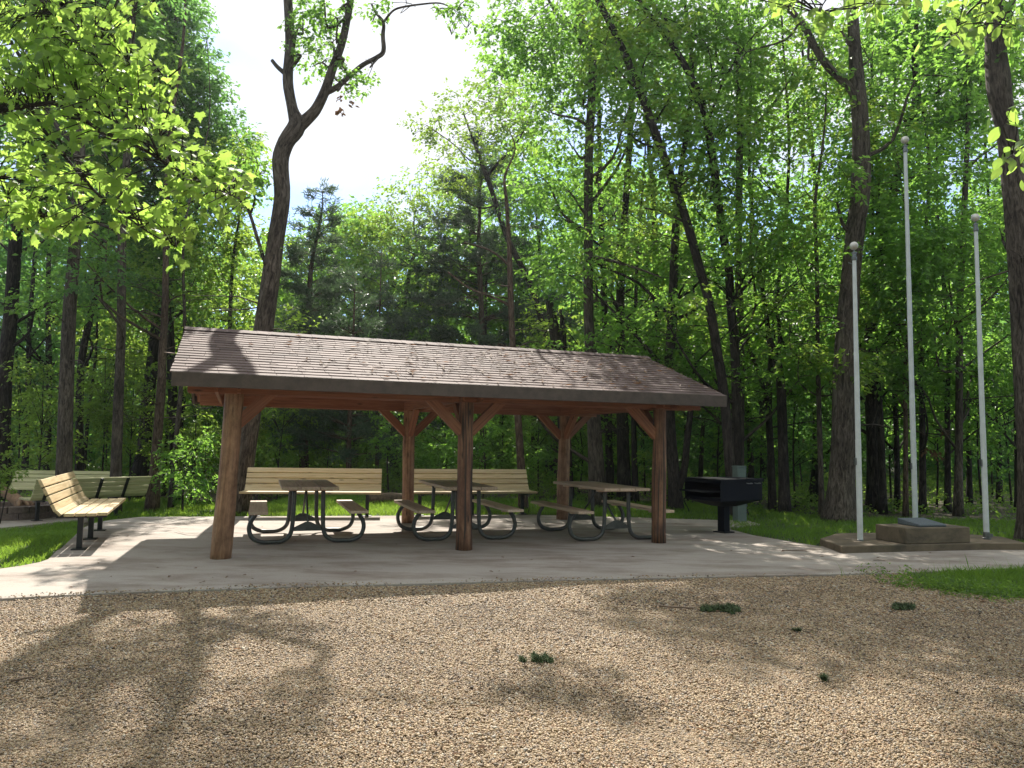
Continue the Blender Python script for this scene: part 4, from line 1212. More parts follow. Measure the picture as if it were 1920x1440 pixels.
tree('broad', 'tall dark crowned oak whose leafy edge borders the sky on the left', 20.5, [(330, 925, 18), (326, 800, 17), (318, 600, 15), (312, 400, 12), (318, 250, 10)], crown=(16, 8, 20, 3.0),
     extra=[(300, 60, 1.0), (345, 40, .8), (260, 20, 1.1), (330, 120, 1.0), (385, 150, .75), (360, 200, 1.0), (400, 215, .8), (430, 255, .7), (300, 200, 1.2), (340, 280, 1.1), (400, 310, .9), (440, 320, .6), (280, 330, 1.2), (250, 130, 1.2), (250, 250, 1.2), (370, 390, 1.0), (300, 430, 1.2), (220, 60, 1.2), (375, 90, .6), (465, 262, .4), (350, 20, .6), (355, 470, 1), (280, 520, 1.1), (340, 560, 1), (240, 450, 1.1), (320, 90, .9), (350, 160, .8), (415, 290, .7), (270, 300, 1.0), (330, 240, 1.0), (230, 200, 1.1), (390, 250, .7), (290, 150, 1.0), (365, 330, .9), (340, 420, .9), (210, 110, 1.1), (180, 40, 1.1), (270, 60, 1.0), (240, 330, 1.1), (270, 400, 1.1), (310, 350, 1.0), (200, 280, 1.1), (360, 140, .8), (395, 190, .6), (350, 240, .9), (320, 0, .9), (280, -30, 1)], leaf='leaf_dark', size=.12, dens=1000)
# ---- centre, behind the pavilion
cedar('thin spired cedar with airy blue green foliage right of the forked trunk', 23, [(570, 930, 16), (569, 760, 15), (577, 640, 12), (583, 505, 9), (603, 400, 4)], 9.3, 1.5, 2.1, dens=2.6)
cedar('dark cedar behind the left picnic table, its foliage reaching low', 21, [(653, 925, 10), (655, 800, 9), (660, 700, 7)], 6.0, .9, 2.2, dens=1.5)
cedar('small dark cedar left of the middle rear log post', 24, [(707, 920, 7), (707, 800, 6), (710, 650, 5)], 7.5, 1.2, 1.9, dens=1.2)
cedar('large dark pine like cedar rising above the middle of the roof', 26, [(905, 920, 12), (903, 600, 11), (898, 480, 9), (900, 380, 6)], 12.6, 4.2, 3.6, dens=2.2)
tree('broad', 'reddish trunk behind the right end of the middle yellow bench', 15.6, [(982, 952, 17), (974, 829, 14), (962, 654, 12), (957, 537, 11), (955, 463, 9), (950, 380, 7)], limbs=[[(960, 575, 7), (930, 560, 5), (880, 540, 4), (840, 510, 3)], [(958, 500, 6), (920, 470, 4), (870, 455, 3)]],
     extra=[], crown=None, bk='bark_red', H=8.2, leaf='leaf_mid')
tree('broad', 'slim forked tree leaning left over the middle of the roof', 24, [(1050, 945, 16), (1040, 800, 14), (1027, 658, 13), (1014, 595, 12), (992, 529, 11), (968, 480, 11), (947, 435, 10), (926, 369, 9.5), (912, 329, 9), (889, 267, 5), (870, 215, 3)],
     limbs=[[(912, 331, 7), (935, 305, 6), (960, 280, 4.5), (985, 240, 3), (1000, 200, 2)], [(905, 310, 4), (880, 300, 3), (850, 270, 2), (800, 235, 2)], [(930, 385, 4), (900, 390, 3), (860, 370, 2)]],
     extra=[(780, 240, .55), (820, 225, .7), (860, 200, .8), (900, 180, .8), (930, 160, .8), (800, 260, .45), (850, 260, .9), (900, 245, .9), (940, 230, .9), (970, 200, .9), (880, 310, .9), (830, 300, .7), (930, 290, .8), (960, 260, .9), (850, 345, .7), (1000, 170, .9), (1010, 240, .9)], leaf='leaf_light', H=9.6, dens=480)
tree('broad', 'tall light crowned maple above the middle of the roof, bordering the sky', 28, [(740, 930, 14), (744, 800, 12), (752, 620, 10), (770, 500, 8)],
     extra=[(720, 400, 1.1), (760, 360, 1.0), (800, 340, 1.0), (740, 440, 1.2), (790, 420, 1.2), (700, 440, 1.0), (670, 450, .9), (720, 490, 1.2), (780, 500, 1.2), (690, 520, 1.1), (650, 520, .9), (740, 560, 1.2), (800, 580, 1.1), (690, 590, 1.1), (840, 520, 1), (830, 390, 1.0)], leaf='leaf_light', H=10.2, size=.14, dens=500)
tree('broad', 'hazy far maple crown low in the opening right of the spired cedar', 30, [(665, 915, 12), (668, 760, 10), (672, 560, 8)],
     extra=[(640, 430, 1.1), (680, 410, 1.1), (620, 480, 1.2), (665, 490, 1.4), (610, 560, 1.4), (660, 570, 1.4), (560, 560, 1.3), (590, 640, 1.4), (640, 640, 1.4), (540, 620, 1.3), (700, 640, 1.4), (520, 690, 1.4), (720, 560, 1.4)], leaf='leaf_mid', H=10.5, size=.16, dens=400)
tree('broad', 'broad far crown filling the woods between the large cedar and the big grey trunk', 31, [(1000, 915, 13), (1002, 760, 11), (1004, 560, 9)],
     extra=[(960, 380, 1.3), (1000, 350, 1.3), (1040, 400, 1.4), (980, 450, 1.5), (1030, 480, 1.5), (1075, 450, 1.3), (950, 520, 1.5), (1010, 560, 1.6), (1070, 560, 1.5), (960, 610, 1.5), (1040, 640, 1.5), (1090, 630, 1.4), (900, 470, 1.3), (880, 560, 1.4), (1140, 560, 1.4), (1150, 640, 1.4)], leaf='leaf_mid', H=13, size=.16, dens=420)
tree('broad', 'far rounded crown closing the view at the foot of the sky opening', 34, [(620, 912, 11), (622, 760, 10), (624, 600, 8)],
     extra=[(560, 470, 1.2), (600, 440, 1.3), (640, 420, 1.3), (685, 405, 1.1), (580, 520, 1.5), (630, 500, 1.5), (680, 470, 1.5), (720, 430, 1.3), (540, 560, 1.4), (600, 580, 1.6), (660, 560, 1.6), (520, 640, 1.5), (720, 520, 1.5), (760, 470, 1.3), (770, 560, 1.5)], leaf='leaf_mid', H=11.5, size=.17, dens=420)
tree('broad', 'black split trunk above the roof right of the leaning slim tree', 19, [(1062, 945, 26), (1058, 800, 24), (1046, 660, 24), (1036, 600, 18), (1029, 565, 13)], limbs=[[(1050, 690, 16), (1056, 640, 14), (1054, 600, 9), (1050, 580, 5)]], crown=None, H=4.9)
tree('broad', 'big grey trunk seen just right of the rear right log post', 17, [(1122, 945, 32), (1113, 771, 25), (1104, 596, 19), (1103, 479, 18), (1104, 289, 17), (1111, 111, 16), (1090, 40, 14), (1075, -60, 12)], limbs=[[(1108, 130, 10), (1080, 60, 8), (1040, 20, 6), (1010, -40, 4)], [(1104, 480, 8, -.4), (1150, 490, 6, -1), (1200, 505, 4, -1.6), (1240, 520, 2.5, -2)], [(1104, 470, 6), (1160, 460, 4), (1210, 480, 3)]],
     crown=(34, 4.5, 18, 3.0), extra=[(960, 40, .7), (1000, 60, .8), (1030, 100, .9), (930, 80, .6), (990, 110, .7), (960, 130, .5), (1060, 60, .9), (1080, 150, .9), (1030, 190, .8), (1060, 260, .9), (1130, 200, .9), (1130, 320, .9), (1060, 360, .9), (1010, 330, .8), (1010, 30, .7)], leaf='leaf_mid', bk='bark_grey', sides=16)
tree('broad', 'dark trunk right of the big grey one under the right half of the roof', 20, [(1144, 930, 15), (1140, 767, 14), (1134, 600, 12), (1130, 480, 11), (1125, 350, 9)], crown=(26, 4, 17, 2.8), leaf='leaf_mid')
tree('broad', 'thick black trunk under the right end of the roof', 19, [(1171, 935, 25), (1167, 780, 22), (1163, 650, 19), (1165, 500, 15)], crown=(26, 4.5, 18, 3), leaf='leaf_dark')
tree('broad', 'narrow dark trunk hugging the thick black trunk under the roof', 18.4, [(1192, 942, 12), (1188, 782, 10), (1190, 650, 8)], crown=(14, 3.6, 10, 2.2), H=11, leaf='leaf_light')
tree('broad', 'straight dark trunk above the right roof end, ending among the leaves', 20.5, [(1240, 935, 15), (1237, 800, 14), (1233, 673, 13), (1230, 557, 12), (1228, 440, 11), (1222, 330, 9), (1216, 270, 8)], crown=(24, 5, 17, 2.8), leaf='leaf_mid')
tree('broad', 'black bent double trunk between the front right log post and the grill', 16.3, [(1268, 952, 25), (1262, 880, 22), (1256, 790, 20), (1254, 700, 19), (1260, 600, 18), (1266, 455, 16), (1272, 360, 12)], limbs=[[(1272, 915, 16), (1283, 880, 14), (1288, 830, 13), (1296, 760, 11), (1305, 680, 8)]], crown=(20, 5, 15, 2.8), H=15.5, leaf='leaf_mid')
tree('broad', 'thin dark trunk behind the left side of the grill', 22, [(1312, 925, 9), (1316, 830, 8), (1320, 760, 7)], crown=(14, 3.4, 10, 2), H=11, leaf='leaf_light')
# ---- right stand
tree('broad', 'slanting dark trunk crossing up to the left above the grill', 15.0, [(1378, 955, 20), (1370, 892, 19), (1358, 743, 18), (1344, 656, 18), (1330, 569, 17), (1311, 500, 17), (1286, 410, 16.5), (1245, 295, 16), (1203, 180, 15), (1168, 94, 14), (1121, 0, 12), (1085, -70, 10), (1050, -140, 8)], limbs=[[(1195, 165, 6), (1175, 150, 4), (1150, 120, 3)], [(1290, 420, 6), (1250, 400, 4), (1210, 390, 3)]],
     extra=[(1080, -80, .9), (1020, -150, 1), (1130, -120, .9), (1180, 20, .8), (1230, 90, .8), (1140, 90, .7), (1250, 200, .8), (1180, 250, .8), (1270, 330, .8), (1220, 340, .8), (1300, 560, .5, -1), (1200, 420, .8)], leaf='leaf_light', H=12.0, sides=14)
tree('broad', 'forked dark trunk leaning left, right of the slanting one', 15.6, [(1390, 955, 19), (1382, 847, 18), (1379, 673, 17), (1370, 569, 16.5), (1366, 500, 16), (1352, 417, 15.5), (1331, 260, 15), (1311, 180, 14), (1283, 121, 13), (1259, 83, 11), (1220, 31, 10), (1196, 0, 9), (1150, -70, 7)],
     limbs=[[(1261, 86, 9), (1252, 45, 8), (1224, 8, 7), (1200, -50, 5)], [(1331, 222, 5), (1345, 180, 5), (1363, 139, 4.5), (1411, 69, 4), (1445, 40, 3.5), (1480, -10, 3)], [(1330, 200, 4), (1334, 130, 3), (1322, 80, 3), (1290, 60, 2)]],
     crown=(12, 8, 14, 2.5), extra=[(1290, 40, .7), (1330, 60, .8), (1360, 30, .8), (1400, 100, .8), (1290, 170, .6), (1350, 340, .7), (1310, 380, .8), (1400, 380, .8), (1330, 470, .7), (1400, 480, .7, -1), (1430, 30, .7)], leaf='leaf_mid', H=13.5, sides=14)
tree('broad', 'straight grey trunk touching the forked dark one behind the grill', 16.6, [(1392, 952, 17), (1388, 865, 15), (1389, 708, 14.5), (1387, 569, 14), (1384, 500, 14), (1387, 278, 13.5), (1387, 208, 13), (1382, 70, 12), (1384, 0, 11)], limbs=[[(1388, 275, 8), (1400, 250, 7), (1440, 208, 6), (1480, 150, 4), (1500, 110, 3)]], crown=(26, 5, 18, 2.8), bk='bark_grey', leaf='leaf_mid')
tree('broad', 'dark slim trunk right of the grey green cabinet', 21, [(1410, 930, 12), (1406, 840, 11), (1402, 760, 10), (1404, 640, 8)], crown=(20, 3.8, 14, 2.5), H=14.5, dead=[(1403, 815, .28)], leaf='leaf_mid')
tree('broad', 'crooked slim trunk with a left branch, beyond the right end of the grill', 17, [(1449, 958, 14), (1445, 847, 13), (1441, 760, 12), (1446, 673, 11), (1452, 600, 8)], limbs=[[(1441, 770, 9), (1431, 725, 8), (1415, 680, 7), (1400, 639, 6), (1392, 600, 4)]], crown=(22, 4, 15, 2.5), leaf='leaf_mid', H=15)
tree('broad', 'dark curving trunk standing in the lawn right of the crooked slim one', 16, [(1471, 958, 20), (1467, 812, 18), (1464, 725, 17), (1456, 670, 15), (1444, 640, 12), (1438, 600, 9)], limbs=[[(1458, 680, 9), (1462, 620, 7), (1450, 560, 5)]], crown=(20, 4, 14, 2.4), leaf='leaf_mid', H=13)
tree('broad', 'dark trunk with flared foot left of the huge trunk', 20, [(1527, 950, 18), (1530, 870, 14), (1530, 780, 12), (1528, 650, 10)], crown=(20, 3.8, 15, 2.6), dead=[(1532, 820, .3)], flare=1.8)
tree('broad', 'thin straight pale trunk touching the left foot of the huge trunk', 15.3, [(1541, 967, 10), (1535, 743, 9), (1533, 639, 8), (1532, 500, 7.5), (1528, 380, 6)], crown=(10, 5.5, 10, 1.8), bk='bark_grey', H=11, leaf='leaf_light')
tree('broad', 'huge grey trunk behind the shortest flagpole', 14.5, [(1574, 972, 50), (1578, 900, 45), (1582, 800, 42), (1583, 700, 41), (1589, 600, 38), (1597, 500, 34), (1606, 420, 34), (1615, 347, 35), (1614, 243, 31), (1607, 156, 28), (1601, 69, 22), (1597, 0, 20), (1590, -90, 17)],
     limbs=[[(1606, 185, 18), (1589, 160, 16), (1553, 126, 15), (1528, 88, 14), (1508, 50, 13), (1473, 5, 11), (1440, -60, 8), (1420, -120, 5)], [(1598, 440, 10), (1580, 420, 7), (1570, 380, 4)]],
     crown=(34, 6.0, 17, 3.4), extra=[(1570, 60, .7), (1520, 150, .7), (1640, 90, .8), (1470, -40, .8), (1590, 330, .5, -.6), (1570, 300, .4, -.6)], bk='bark_grey', leaf='leaf_mid', sides=22, flare=1.45)
tree('broad', 'bent trunk forking behind the tallest flagpole, one limb reaching right', 17, [(1645, 955, 20), (1634, 800, 20), (1631, 650, 20), (1640, 540, 19), (1662, 420, 17), (1675, 365, 16), (1688, 300, 15), (1702, 243, 15), (1715, 200, 14), (1717, 156, 11), (1715, 90, 9)],
     limbs=[[(1715, 204, 11), (1728, 198, 11), (1778, 160, 10), (1810, 138, 9), (1844, 116, 8), (1880, 80, 6), (1930, 20, 4)], [(1662, 408, 8), (1650, 403, 8), (1630, 404, 7), (1600, 400, 4)]], crown=(28, 5.5, 16, 3.0), leaf='leaf_mid', extra=[(1760, 60, .8), (1690, 60, .8), (1790, 220, .7), (1740, 280, .7)])
tree('broad', 'thick black trunk between the shortest and tallest flagpoles', 17.5, [(1638, 962, 24), (1637, 850, 22), (1634, 725, 21), (1636, 640, 16), (1640, 560, 12)], crown=(18, 4, 13, 2.6), H=13.5, leaf='leaf_dark')
tree('broad', 'dark slim trunk right beside the thick black trunk between the flagpoles', 16.6, [(1656, 968, 13), (1652, 812, 12), (1646, 730, 11), (1642, 650, 8)], crown=(12, 3.6, 10, 2), H=10.5)
tree('broad', 'narrow dark trunk left of the tallest flagpole, above the plinth', 18, [(1683, 962, 10), (1681, 812, 9.5), (1676, 700, 9), (1674, 560, 7)], crown=(16, 4, 14, 2.4), H=14.5, leaf='leaf_mid')
tree('broad', 'reddish slender trunk immediately left of the tallest flagpole', 16, [(1698, 972, 9), (1698, 800, 8), (1697, 700, 7)], crown=(8, 4, 9, 1.8), bk='bark_red', H=9.5)
tree('broad', 'dark trunk immediately right of the tallest flagpole foot', 17, [(1730, 967, 12), (1730, 812, 11), (1728, 700, 10), (1724, 560, 8)], crown=(20, 3.8, 14, 2.6), H=14, dead=[(1742, 835, .22)])
tree('broad', 'dark trunk with rusty dead leaves, above the right end of the raised block', 17.5, [(1777, 964, 11), (1777, 820, 10), (1776, 743, 9), (1778, 640, 7)], crown=(16, 4.2, 12, 2.4), H=12.5, dead=[(1760, 815, .26), (1786, 816, .22), (1750, 850, .2)])
tree('broad', 'tall mottled trunk midway between the tallest and right flagpoles', 16.4, [(1797, 972, 15), (1798, 800, 13), (1799, 600, 12), (1803, 500, 11.5), (1811, 330, 10), (1815, 220, 8)], limbs=[[(1811, 325, 6), (1830, 300, 5), (1870, 270, 3)]], crown=(28, 5, 17, 2.8), bk='bark_grey', leaf='leaf_mid')
tree('broad', 'thin dark trunk left of the right flagpole foot', 19.5, [(1818, 950, 10), (1817, 860, 9), (1816, 760, 8), (1818, 620, 6)], crown=(16, 4, 14, 2.4), H=14)
tree('broad', 'thin dark trunk a little right of the right flagpole', 21, [(1874, 945, 10), (1873, 860, 9), (1870, 760, 8)], crown=(20, 3.5, 15, 2.8), leaf='leaf_mid')
tree('broad', 'dark trunk at the right edge just left of the near rough trunk', 18, [(1909, 955, 11), (1907, 800, 10), (1906, 673, 9.5), (1900, 500, 8)], crown=(24, 3.8, 16, 2.8), leaf='leaf_dark')
tree('broad', 'near rough trunk with a dark burl at the right edge of the picture', 11.5, [(1944, 1005, 58), (1938, 850, 52), (1931, 743, 50), (1917, 500, 47), (1902, 347, 40), (1888, 243, 36), (1877, 190, 40), (1872, 150, 42), (1866, 87, 36), (1862, 0, 33), (1855, -100, 30)],
     limbs=[[(1872, 130, 14), (1856, 125, 12), (1848, 118, 9)], [(1868, 80, 12), (1890, 20, 10), (1925, -40, 8)]], crown=(16, 8.5, 12, 2.6), extra=[(1900, 40, .5), (1890, 420, .35, .6), (1850, 30, .4, .8)], bk='bark_grey', leaf='leaf_mid', sides=24, H=13)

# ---- saplings under the canopy, alike to the eye
saps = [(520, 20, 2.6), (610, 25, 3), (690, 27, 3), (730, 19.5, 2.6), (830, 20, 3.2), (880, 23, 3.5), (905, 18, 2.6), (1010, 20, 4), (1060, 22, 4), (1085, 20, 3), (1210, 22, 4.5), (1225, 17.6, 3.6), (1290, 18.5, 3.6), (1345, 19, 4), (1345, 24, 4), (1425, 19.5, 4.2), (1490, 18.2, 4.4), (1505, 24, 4.6), (1610, 21, 4.4), (1670, 20, 4.6), (1715, 21, 4.6), (1755, 18.6, 4.2), (1790, 22, 5), (1840, 18, 4.6), (1860, 23, 5), (1895, 20, 4.5),
        (30, 21, 3.8), (70, 18.5, 3.6), (110, 23, 4.4), (190, 19.5, 4), (200, 25, 4.6), (245, 20, 4), (280, 24, 4.2), (360, 20.5, 3.2), (385, 24, 3.8), (460, 22, 3), (345, 17.4, 1.8), (1150, 24, 4), (1105, 26, 4.6), (940, 27, 4), (780, 25, 4), (1565, 19, 4.6), (1440, 26, 4.8), (1640, 26, 5)]
for i, (px, Y, h) in enumerate(saps):
    b = A(px, 900, Y); b.z = float(gz(b.x, Y))
    s = empty('sapling', b, 'slender leafy sapling standing in the shaded undergrowth between the trunks', 'sapling', 'saplings between the trunks')
    mb = MB()
    P = smooth_path([(0, 0, -.05), (random.uniform(-.1, .1), random.uniform(-.1, .1), h * .4), (random.uniform(-.3, .3), random.uniform(-.3, .3), h * .95)], 5)
    mb.tube(P, [.03 - .024 * k / 10 for k in range(11)], 6, wob=.05)
    cl = []
    for k in range(int(4 + h * 2.4)):
        z = h * random.uniform(.25, 1.0); rr = random.uniform(.2, 1.25) * (1.15 - .6 * z / h); an = random.uniform(0, 6.283)
        c = (rr * math.cos(an), rr * math.sin(an), z)
        cl.append((c, random.uniform(.35, .65)))
        mb.tube([(0, 0, z * .75), (c[0] * .6, c[1] * .6, z * .93), c], [.012, .008, .004], 4, cap=False)
    mb.build('trunk', M['bark_dark'], s, smooth=True)
    foliage('crown', cl, .105, 650, M[random.choice(['leaf_mid', 'leaf_light', 'weed']) if px < 1250 else random.choice(['leaf_dark', 'leaf_dark', 'leaf_mid'])], s)  # right-hand saplings mostly get darker leaves, shade put into the colour

b = A(2, 940, 14.4); b.z = float(gz(b.x, 14.4))
sh_ = empty('shrub', b, 'small bright green shrub rising behind the fire ring at the left edge', 'shrub')
mb = MB(); tp = A(3, 885, 14.4) - b
cl = []
for k in range(9):
    c = (tp.x + random.uniform(-.22, .16), random.uniform(-.15, .15), tp.z + random.uniform(-.35, .22)); cl.append((c, random.uniform(.12, .2)))
    mb.tube([(0, 0, -.05), (c[0] * .5, c[1] * .5, c[2] * .6), c], [.010, .007, .003], 5, cap=False)
mb.build('stems', M['bark_dark'], sh_)
foliage('leaves', cl, .07, 2200, M['leaf_light'], sh_)
# low broad weeds at the edge of the front grass patch
cl = []
for k in range(130):
    t = random.random(); e_ = [G(1690, 1080), G(1735, 1100), G(1830, 1113), G(1960, 1123)]
    i_ = min(2, int(t * 3)); q_ = e_[i_].lerp(e_[i_ + 1], t * 3 - i_)
    cl.append(((q_.x + random.gauss(0, .18), q_.y + random.gauss(.08, .16), random.uniform(0, .03)), random.uniform(.05, .1)))
tag(foliage('weeds', cl, .035, 2400, M['weed'], flat=.4), kind='stuff')

# ---- far trunks deep in the woods
for i in range(46):
    px = random.uniform(-60, 1990); Y = random.uniform(25, 42)
    b = A(px, 900, Y); H_ = random.uniform(6, 9) if not 380 < px < 860 else random.uniform(4, 6)
    mb = MB(); r0 = random.uniform(.07, .17)
    lx = random.uniform(-.6, .6)
    mb.tube(smooth_path([(b.x, Y, -.06), (b.x + lx * .3, Y, H_ * .4), (b.x + lx, Y, H_)], 5), [r0 * (1.15 - .06 * k) for k in range(11)], 8, wob=.05)
    if 400 < px < 900 and False: continue
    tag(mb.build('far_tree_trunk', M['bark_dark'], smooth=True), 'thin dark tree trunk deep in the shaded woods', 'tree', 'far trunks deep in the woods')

# ---- undergrowth and far woods: masses nobody could count
def undergrowth():
    cl = []
    for _ in range(2100):
        Y = random.uniform(15.4, 33); px = random.uniform(-150, 2070)
        b = A(px, 900, Y)
        if in_poly(b.x, b.y, lawn_back) or in_poly(b.x, b.y, lawn_right): continue
        if Y < 16.3 and px < 320: continue
        h = (.10 + .10 * (Y - 15)) * random.uniform(.3, 1.0) * (1 if px < 1000 else .4)
        cl.append(((b.x, b.y, min(h, 1.3) * random.uniform(.3, 1) + float(gz(b.x, b.y))), random.uniform(.25, .55)))
    return tag(foliage('undergrowth', cl, .085, 300, M['weed'], flat=.5), kind='stuff')
undergrowth()
def far_woods():
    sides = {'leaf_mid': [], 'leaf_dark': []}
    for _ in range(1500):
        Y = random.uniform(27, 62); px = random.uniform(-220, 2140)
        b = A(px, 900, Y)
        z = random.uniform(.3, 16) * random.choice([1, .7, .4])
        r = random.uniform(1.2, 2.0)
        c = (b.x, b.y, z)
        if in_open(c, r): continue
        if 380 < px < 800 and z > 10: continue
        sides['leaf_dark' if px > 1130 or px < 250 else 'leaf_mid'].append((c, r))  # right side: darker leaf colour stands in for shade in the dim woods
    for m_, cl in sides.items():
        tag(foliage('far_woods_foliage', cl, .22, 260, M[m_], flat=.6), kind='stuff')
far_woods()

# unseen woods added behind the viewer to cut the sky fill
def unseen_rear_woods():
    cl = []
    for _ in range(420):
        a = random.uniform(math.pi * .95, math.pi * 2.05); d = random.uniform(13, 24)
        c = (d * math.cos(a) * 1.1, 2 + d * math.sin(a), random.uniform(.5, 14))
        cl.append((c, random.uniform(1.3, 2.2)))
    return tag(foliage('unseen_rear_woods', cl, .30, 110, M['leaf_mid'], flat=.6), kind='stuff')
unseen_rear_woods()

# ------------------------------------------------------------------ near maple: its trunk stands left of the picture, its boughs reach in
MAPLE = np.array([(0, 0), (.18, -.04), (.30, -.12), (.34, .02), (.50, .10), (.40, .18), (.52, .42), (.36, .40), (.32, .50), (.20, .44), (.20, .66), (.12, .68), (0, 1.0),
                  (-.12, .68), (-.20, .66), (-.20, .44), (-.32, .50), (-.36, .40), (-.52, .42), (-.40, .18), (-.50, .10), (-.34, .02), (-.30, -.12), (-.18, -.04)])
OVAL = np.array([(0, 0), (.14, .12), (.26, .32), (.28, .52), (.18, .78), (0, 1.0), (-.18, .78), (-.28, .52), (-.26, .32), (-.14, .12)])
def shaped_leaves(name, C, T, Nn, S, shape, m, parent, curl=.25):
    B = unit(np.cross(Nn, T)); Nn = unit(np.cross(T, B))
    k = len(shape); n = len(C)
    ctr = np.array([[0, .35]])
    sh = np.concatenate([ctr, shape])
    x = sh[:, 0][None, :, None]; y = sh[:, 1][None, :, None]
    s = S[:, None, None]
    cu = rng.uniform(.4, 1.4, (n, 1, 1)) * curl
    V = C[:, None, :] + B[:, None, :] * x * s + T[:, None, :] * y * s - Nn[:, None, :] * (x ** 2 * 1.2 + y ** 2 * .7 - .25 * np.abs(x)) * s * cu
    idx = np.array([[0, 1 + i, 1 + (i + 1) % k] for i in range(k)]).ravel()
    Fa = (np.arange(n)[:, None] * (k + 1) + idx).ravel()
    r = np.repeat(rng.random(n), k + 1)
    return np_mesh(name, V.reshape(-1, 3), Fa, np.full(n * k, 3), m, parent, {'rnd': r})
def near_tree(name, label, base, trunk_r, boughs, clusters, size, shape, leafm, bk, per, H):
    root = empty(name, base, label, 'tree', 'near trees whose boughs hang into view')
    mb = MB(); loc = lambda q: tuple(np.array(q[:3]) - np.array(base))
    mb.tube(smooth_path([(0, 0, -.08), (.03, 0, .5), (.06, .05, 2.5), (0, .1, 5), (.1, 0, H)], 4), [trunk_r * f for f in (1.4, 1.2, 1.1, 1.05, 1, .98, .96, .94, .92, .9, .87, .84, .8, .72, .6, .45, .25)], 14, wob=.05)
    bp = []
    for b in boughs:
        w = [(*A(p[0], p[1], p[3]), p[2] / 2 * p[3] / F_PX) if len(p) == 4 else (p[0], p[1], p[2], p[4]) for p in b]
        s = smooth_path(w, 4)
        mb.tube([loc(q) for q in s], [q[3] for q in s], 8, wob=.06)
        bp += s
    bp = np.array([q[:3] for q in bp])
    Cs = []; Ts = []; Ns = []; Ss = []
    for (px, py, Y, rx, ry, n) in clusters:
        k = max(2, int(n * 1.5) // per)
        for _ in range(k):
            q = np.array(A(px + random.gauss(0, rx * .62), py + random.gauss(0, ry * .62), Y + random.uniform(-.6, .6)))
            src = bp[np.argmin(((bp - q) ** 2).sum(1))]
            mid = (src + q) / 2 + np.array([0, 0, .05]) + rng.normal(0, .03, 3)
            mb.tube([loc(src), loc(mid), loc(q)], [.006, .0045, .0025], 4, cap=False)
            d = unit((q - src)[None])[0]
            for j in range(per):
                f = random.uniform(.45, 1.08)
                p = (mid + (q - mid) * f) if f > .5 else src + (mid - src) * f * 2
                t = d * .4 + rng.normal(0, .55, 3) + np.array([0, 0, -.55])
                Cs.append(p + rng.normal(0, .05, 3)); Ts.append(t)
                Ns.append(np.array([random.gauss(0, .45), -.35 + random.gauss(0, .4), .75]))
                Ss.append(size * random.uniform(.6, 1.2))
    mb.build('trunk', M[bk], root, smooth=True)
    C = np.array(Cs) - np.array(base)
    shaped_leaves('crown', C, unit(np.array(Ts)), unit(np.array(Ns)), np.array(Ss), shape, M[leafm], root)
    return root
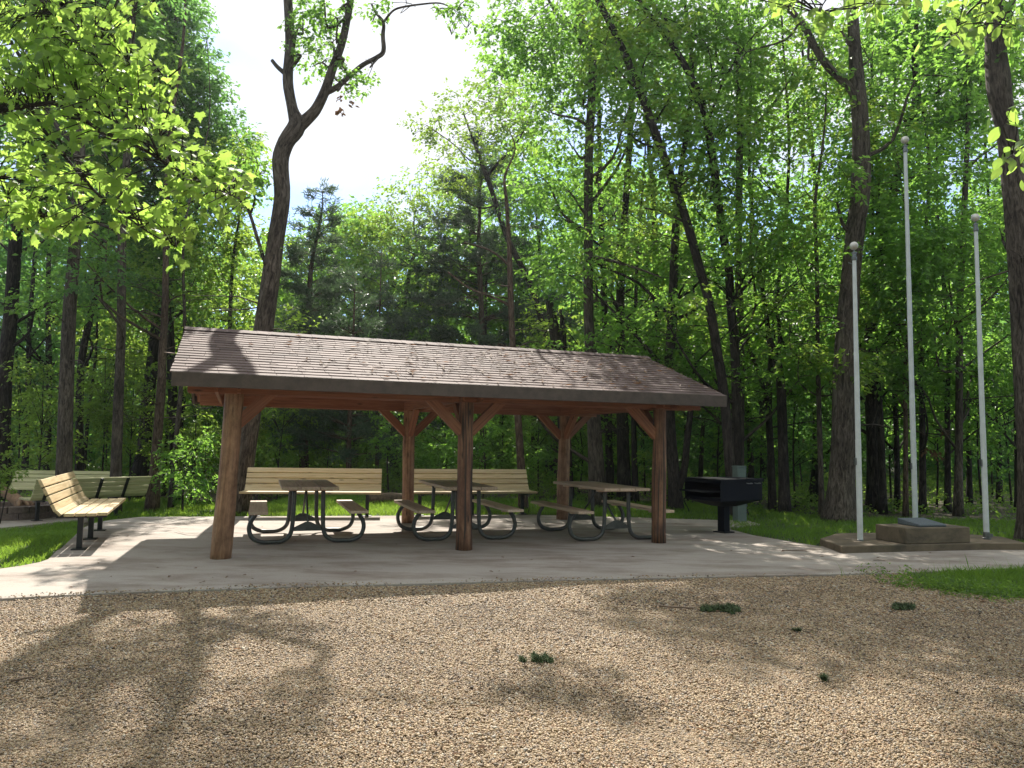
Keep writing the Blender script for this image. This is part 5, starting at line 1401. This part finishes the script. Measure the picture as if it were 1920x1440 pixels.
near_tree('maple_tree', 'maple boughs with big bright lobed leaves hanging in from the upper left', (-6.6, 5.6, 0), .17,
    [[(-6.55, 5.6, 3.2, 0, .05), (-60, 220, 15, 5.6), (0, 208, 10, 5.6), (62, 197, 9, 5.5), (109, 195, 9, 5.5), (150, 218, 8, 5.4), (187, 244, 8, 5.4), (259, 275, 6, 5.3), (344, 325, 4, 5.2), (420, 360, 2.5, 5.2), (455, 375, 2, 5.2)],
     [(56, 199, 6, 5.5), (87, 250, 6, 5.5), (125, 297, 6, 5.5), (175, 356, 5, 5.4), (225, 397, 4, 5.4), (281, 437, 3, 5.3), (330, 462, 2, 5.3)],
     [(-6.5, 5.6, 4.2, 0, .045), (-30, -60, 10, 5.8), (81, 0, 7, 5.8), (125, 31, 6.5, 5.7), (156, 56, 6, 5.7), (187, 75, 5, 5.7), (219, 103, 4, 5.6), (265, 131, 3, 5.5), (310, 150, 2, 5.5)],
     [(109, 195, 5, 5.5), (170, 205, 4, 5.4), (240, 240, 3, 5.3), (300, 255, 2, 5.3)],
     [(150, 55, 4, 5.7), (175, 100, 3, 5.6), (215, 160, 2.5, 5.6), (225, 200, 2, 5.6)],
     [(-6.5, 5.6, 2.6, 0, .035), (-80, 330, 7, 5.8), (0, 362, 5, 5.7), (37, 384, 4, 5.7), (78, 406, 3, 5.6), (110, 425, 2, 5.6)]],
    [(30, 60, 5.8, 90, 70, 190), (110, 90, 5.7, 90, 70, 210), (200, 60, 5.7, 70, 50, 110), (60, 150, 5.6, 80, 50, 170), (160, 150, 5.6, 80, 45, 150), (240, 110, 5.5, 45, 40, 60), (290, 150, 5.5, 45, 35, 55), (225, 190, 5.5, 55, 40, 70),
     (60, 230, 5.6, 70, 35, 60), (150, 235, 5.5, 60, 30, 60), (230, 245, 5.4, 60, 30, 70), (300, 235, 5.4, 40, 25, 30), (345, 260, 5.3, 30, 25, 26),
     (20, 290, 5.8, 45, 45, 50), (150, 330, 5.5, 50, 28, 60), (205, 340, 5.4, 35, 25, 40), (90, 330, 5.6, 40, 25, 30), (240, 400, 5.4, 45, 28, 46), (300, 420, 5.3, 45, 28, 44), (340, 450, 5.3, 40, 20, 26), (380, 320, 5.2, 60, 40, 90), (430, 345, 5.2, 40, 30, 50), (330, 360, 5.2, 40, 25, 34), (410, 395, 5.2, 40, 20, 30),
     (40, 385, 5.7, 55, 28, 70), (95, 415, 5.6, 40, 22, 40), (20, 430, 5.7, 30, 20, 14), (60, 455, 5.7, 14, 14, 8), (30, -60, 5.9, 140, 60, 120), (200, -50, 5.9, 120, 60, 90)],
    .088, MAPLE, 'maple_leaf', 'bark_dark', 5, 8.5)
near_tree('beech_tree', 'leafy boughs with oval leaves hanging in at the upper right corner', (5.9, 5.4, 0), .15,
    [[(5.9, 5.4, 3.6, 0, .045), (1990, 230, 8, 5.6), (1940, 262, 5, 5.5), (1905, 285, 3, 5.4), (1885, 300, 2, 5.4)],
     [(5.85, 5.4, 4.6, 0, .05), (1960, -60, 9, 5.9), (1880, -40, 7, 5.9), (1760, -30, 5, 5.9), (1640, -35, 4, 5.9), (1560, -10, 3, 5.9), (1535, 25, 2, 5.9)],
     [(1880, -40, 5, 5.9), (1840, 0, 4, 5.9), (1800, 40, 3, 5.9), (1780, 70, 2, 5.9)]],
    [(1908, 292, 5.4, 26, 16, 16), (1890, 210, 5.5, 14, 12, 5), (1540, 40, 5.9, 14, 30, 18), (1625, 10, 5.9, 30, 16, 26), (1480, -10, 5.9, 40, 14, 20), (1700, -5, 5.9, 50, 18, 34), (1800, 55, 5.9, 35, 35, 34), (1850, 20, 5.9, 50, 25, 36), (1905, 60, 5.8, 20, 30, 18), (1420, -30, 5.9, 60, 20, 24)],
    .115, OVAL, 'maple_leaf', 'bark_dark', 4, 8.0)
print('TREES', NTREE[0], 'CLUMPS', CLUMPS[0], 'verts', sum(len(m.vertices) for m in bpy.data.meshes))

# ------------------------------------------------------------------ thin sunlit haze in the woods
hm = bpy.data.materials.new('thin haze'); hm.use_nodes = True
hn = hm.node_tree; hn.nodes.clear()
ho = hn.nodes.new('ShaderNodeOutputMaterial'); hv = hn.nodes.new('ShaderNodeVolumePrincipled')
hv.inputs['Color'].default_value = (0.93, 0.96, 1.0, 1)
hv.inputs['Density'].default_value = 0.0004
hv.inputs['Anisotropy'].default_value = 0.55
hn.links.new(hv.outputs['Volume'], ho.inputs['Volume'])
hb = MB(); hb.box((0, 75, 10.5), (282, 232, 25.0)); 
tag(hb.build('haze', hm), kind='stuff')
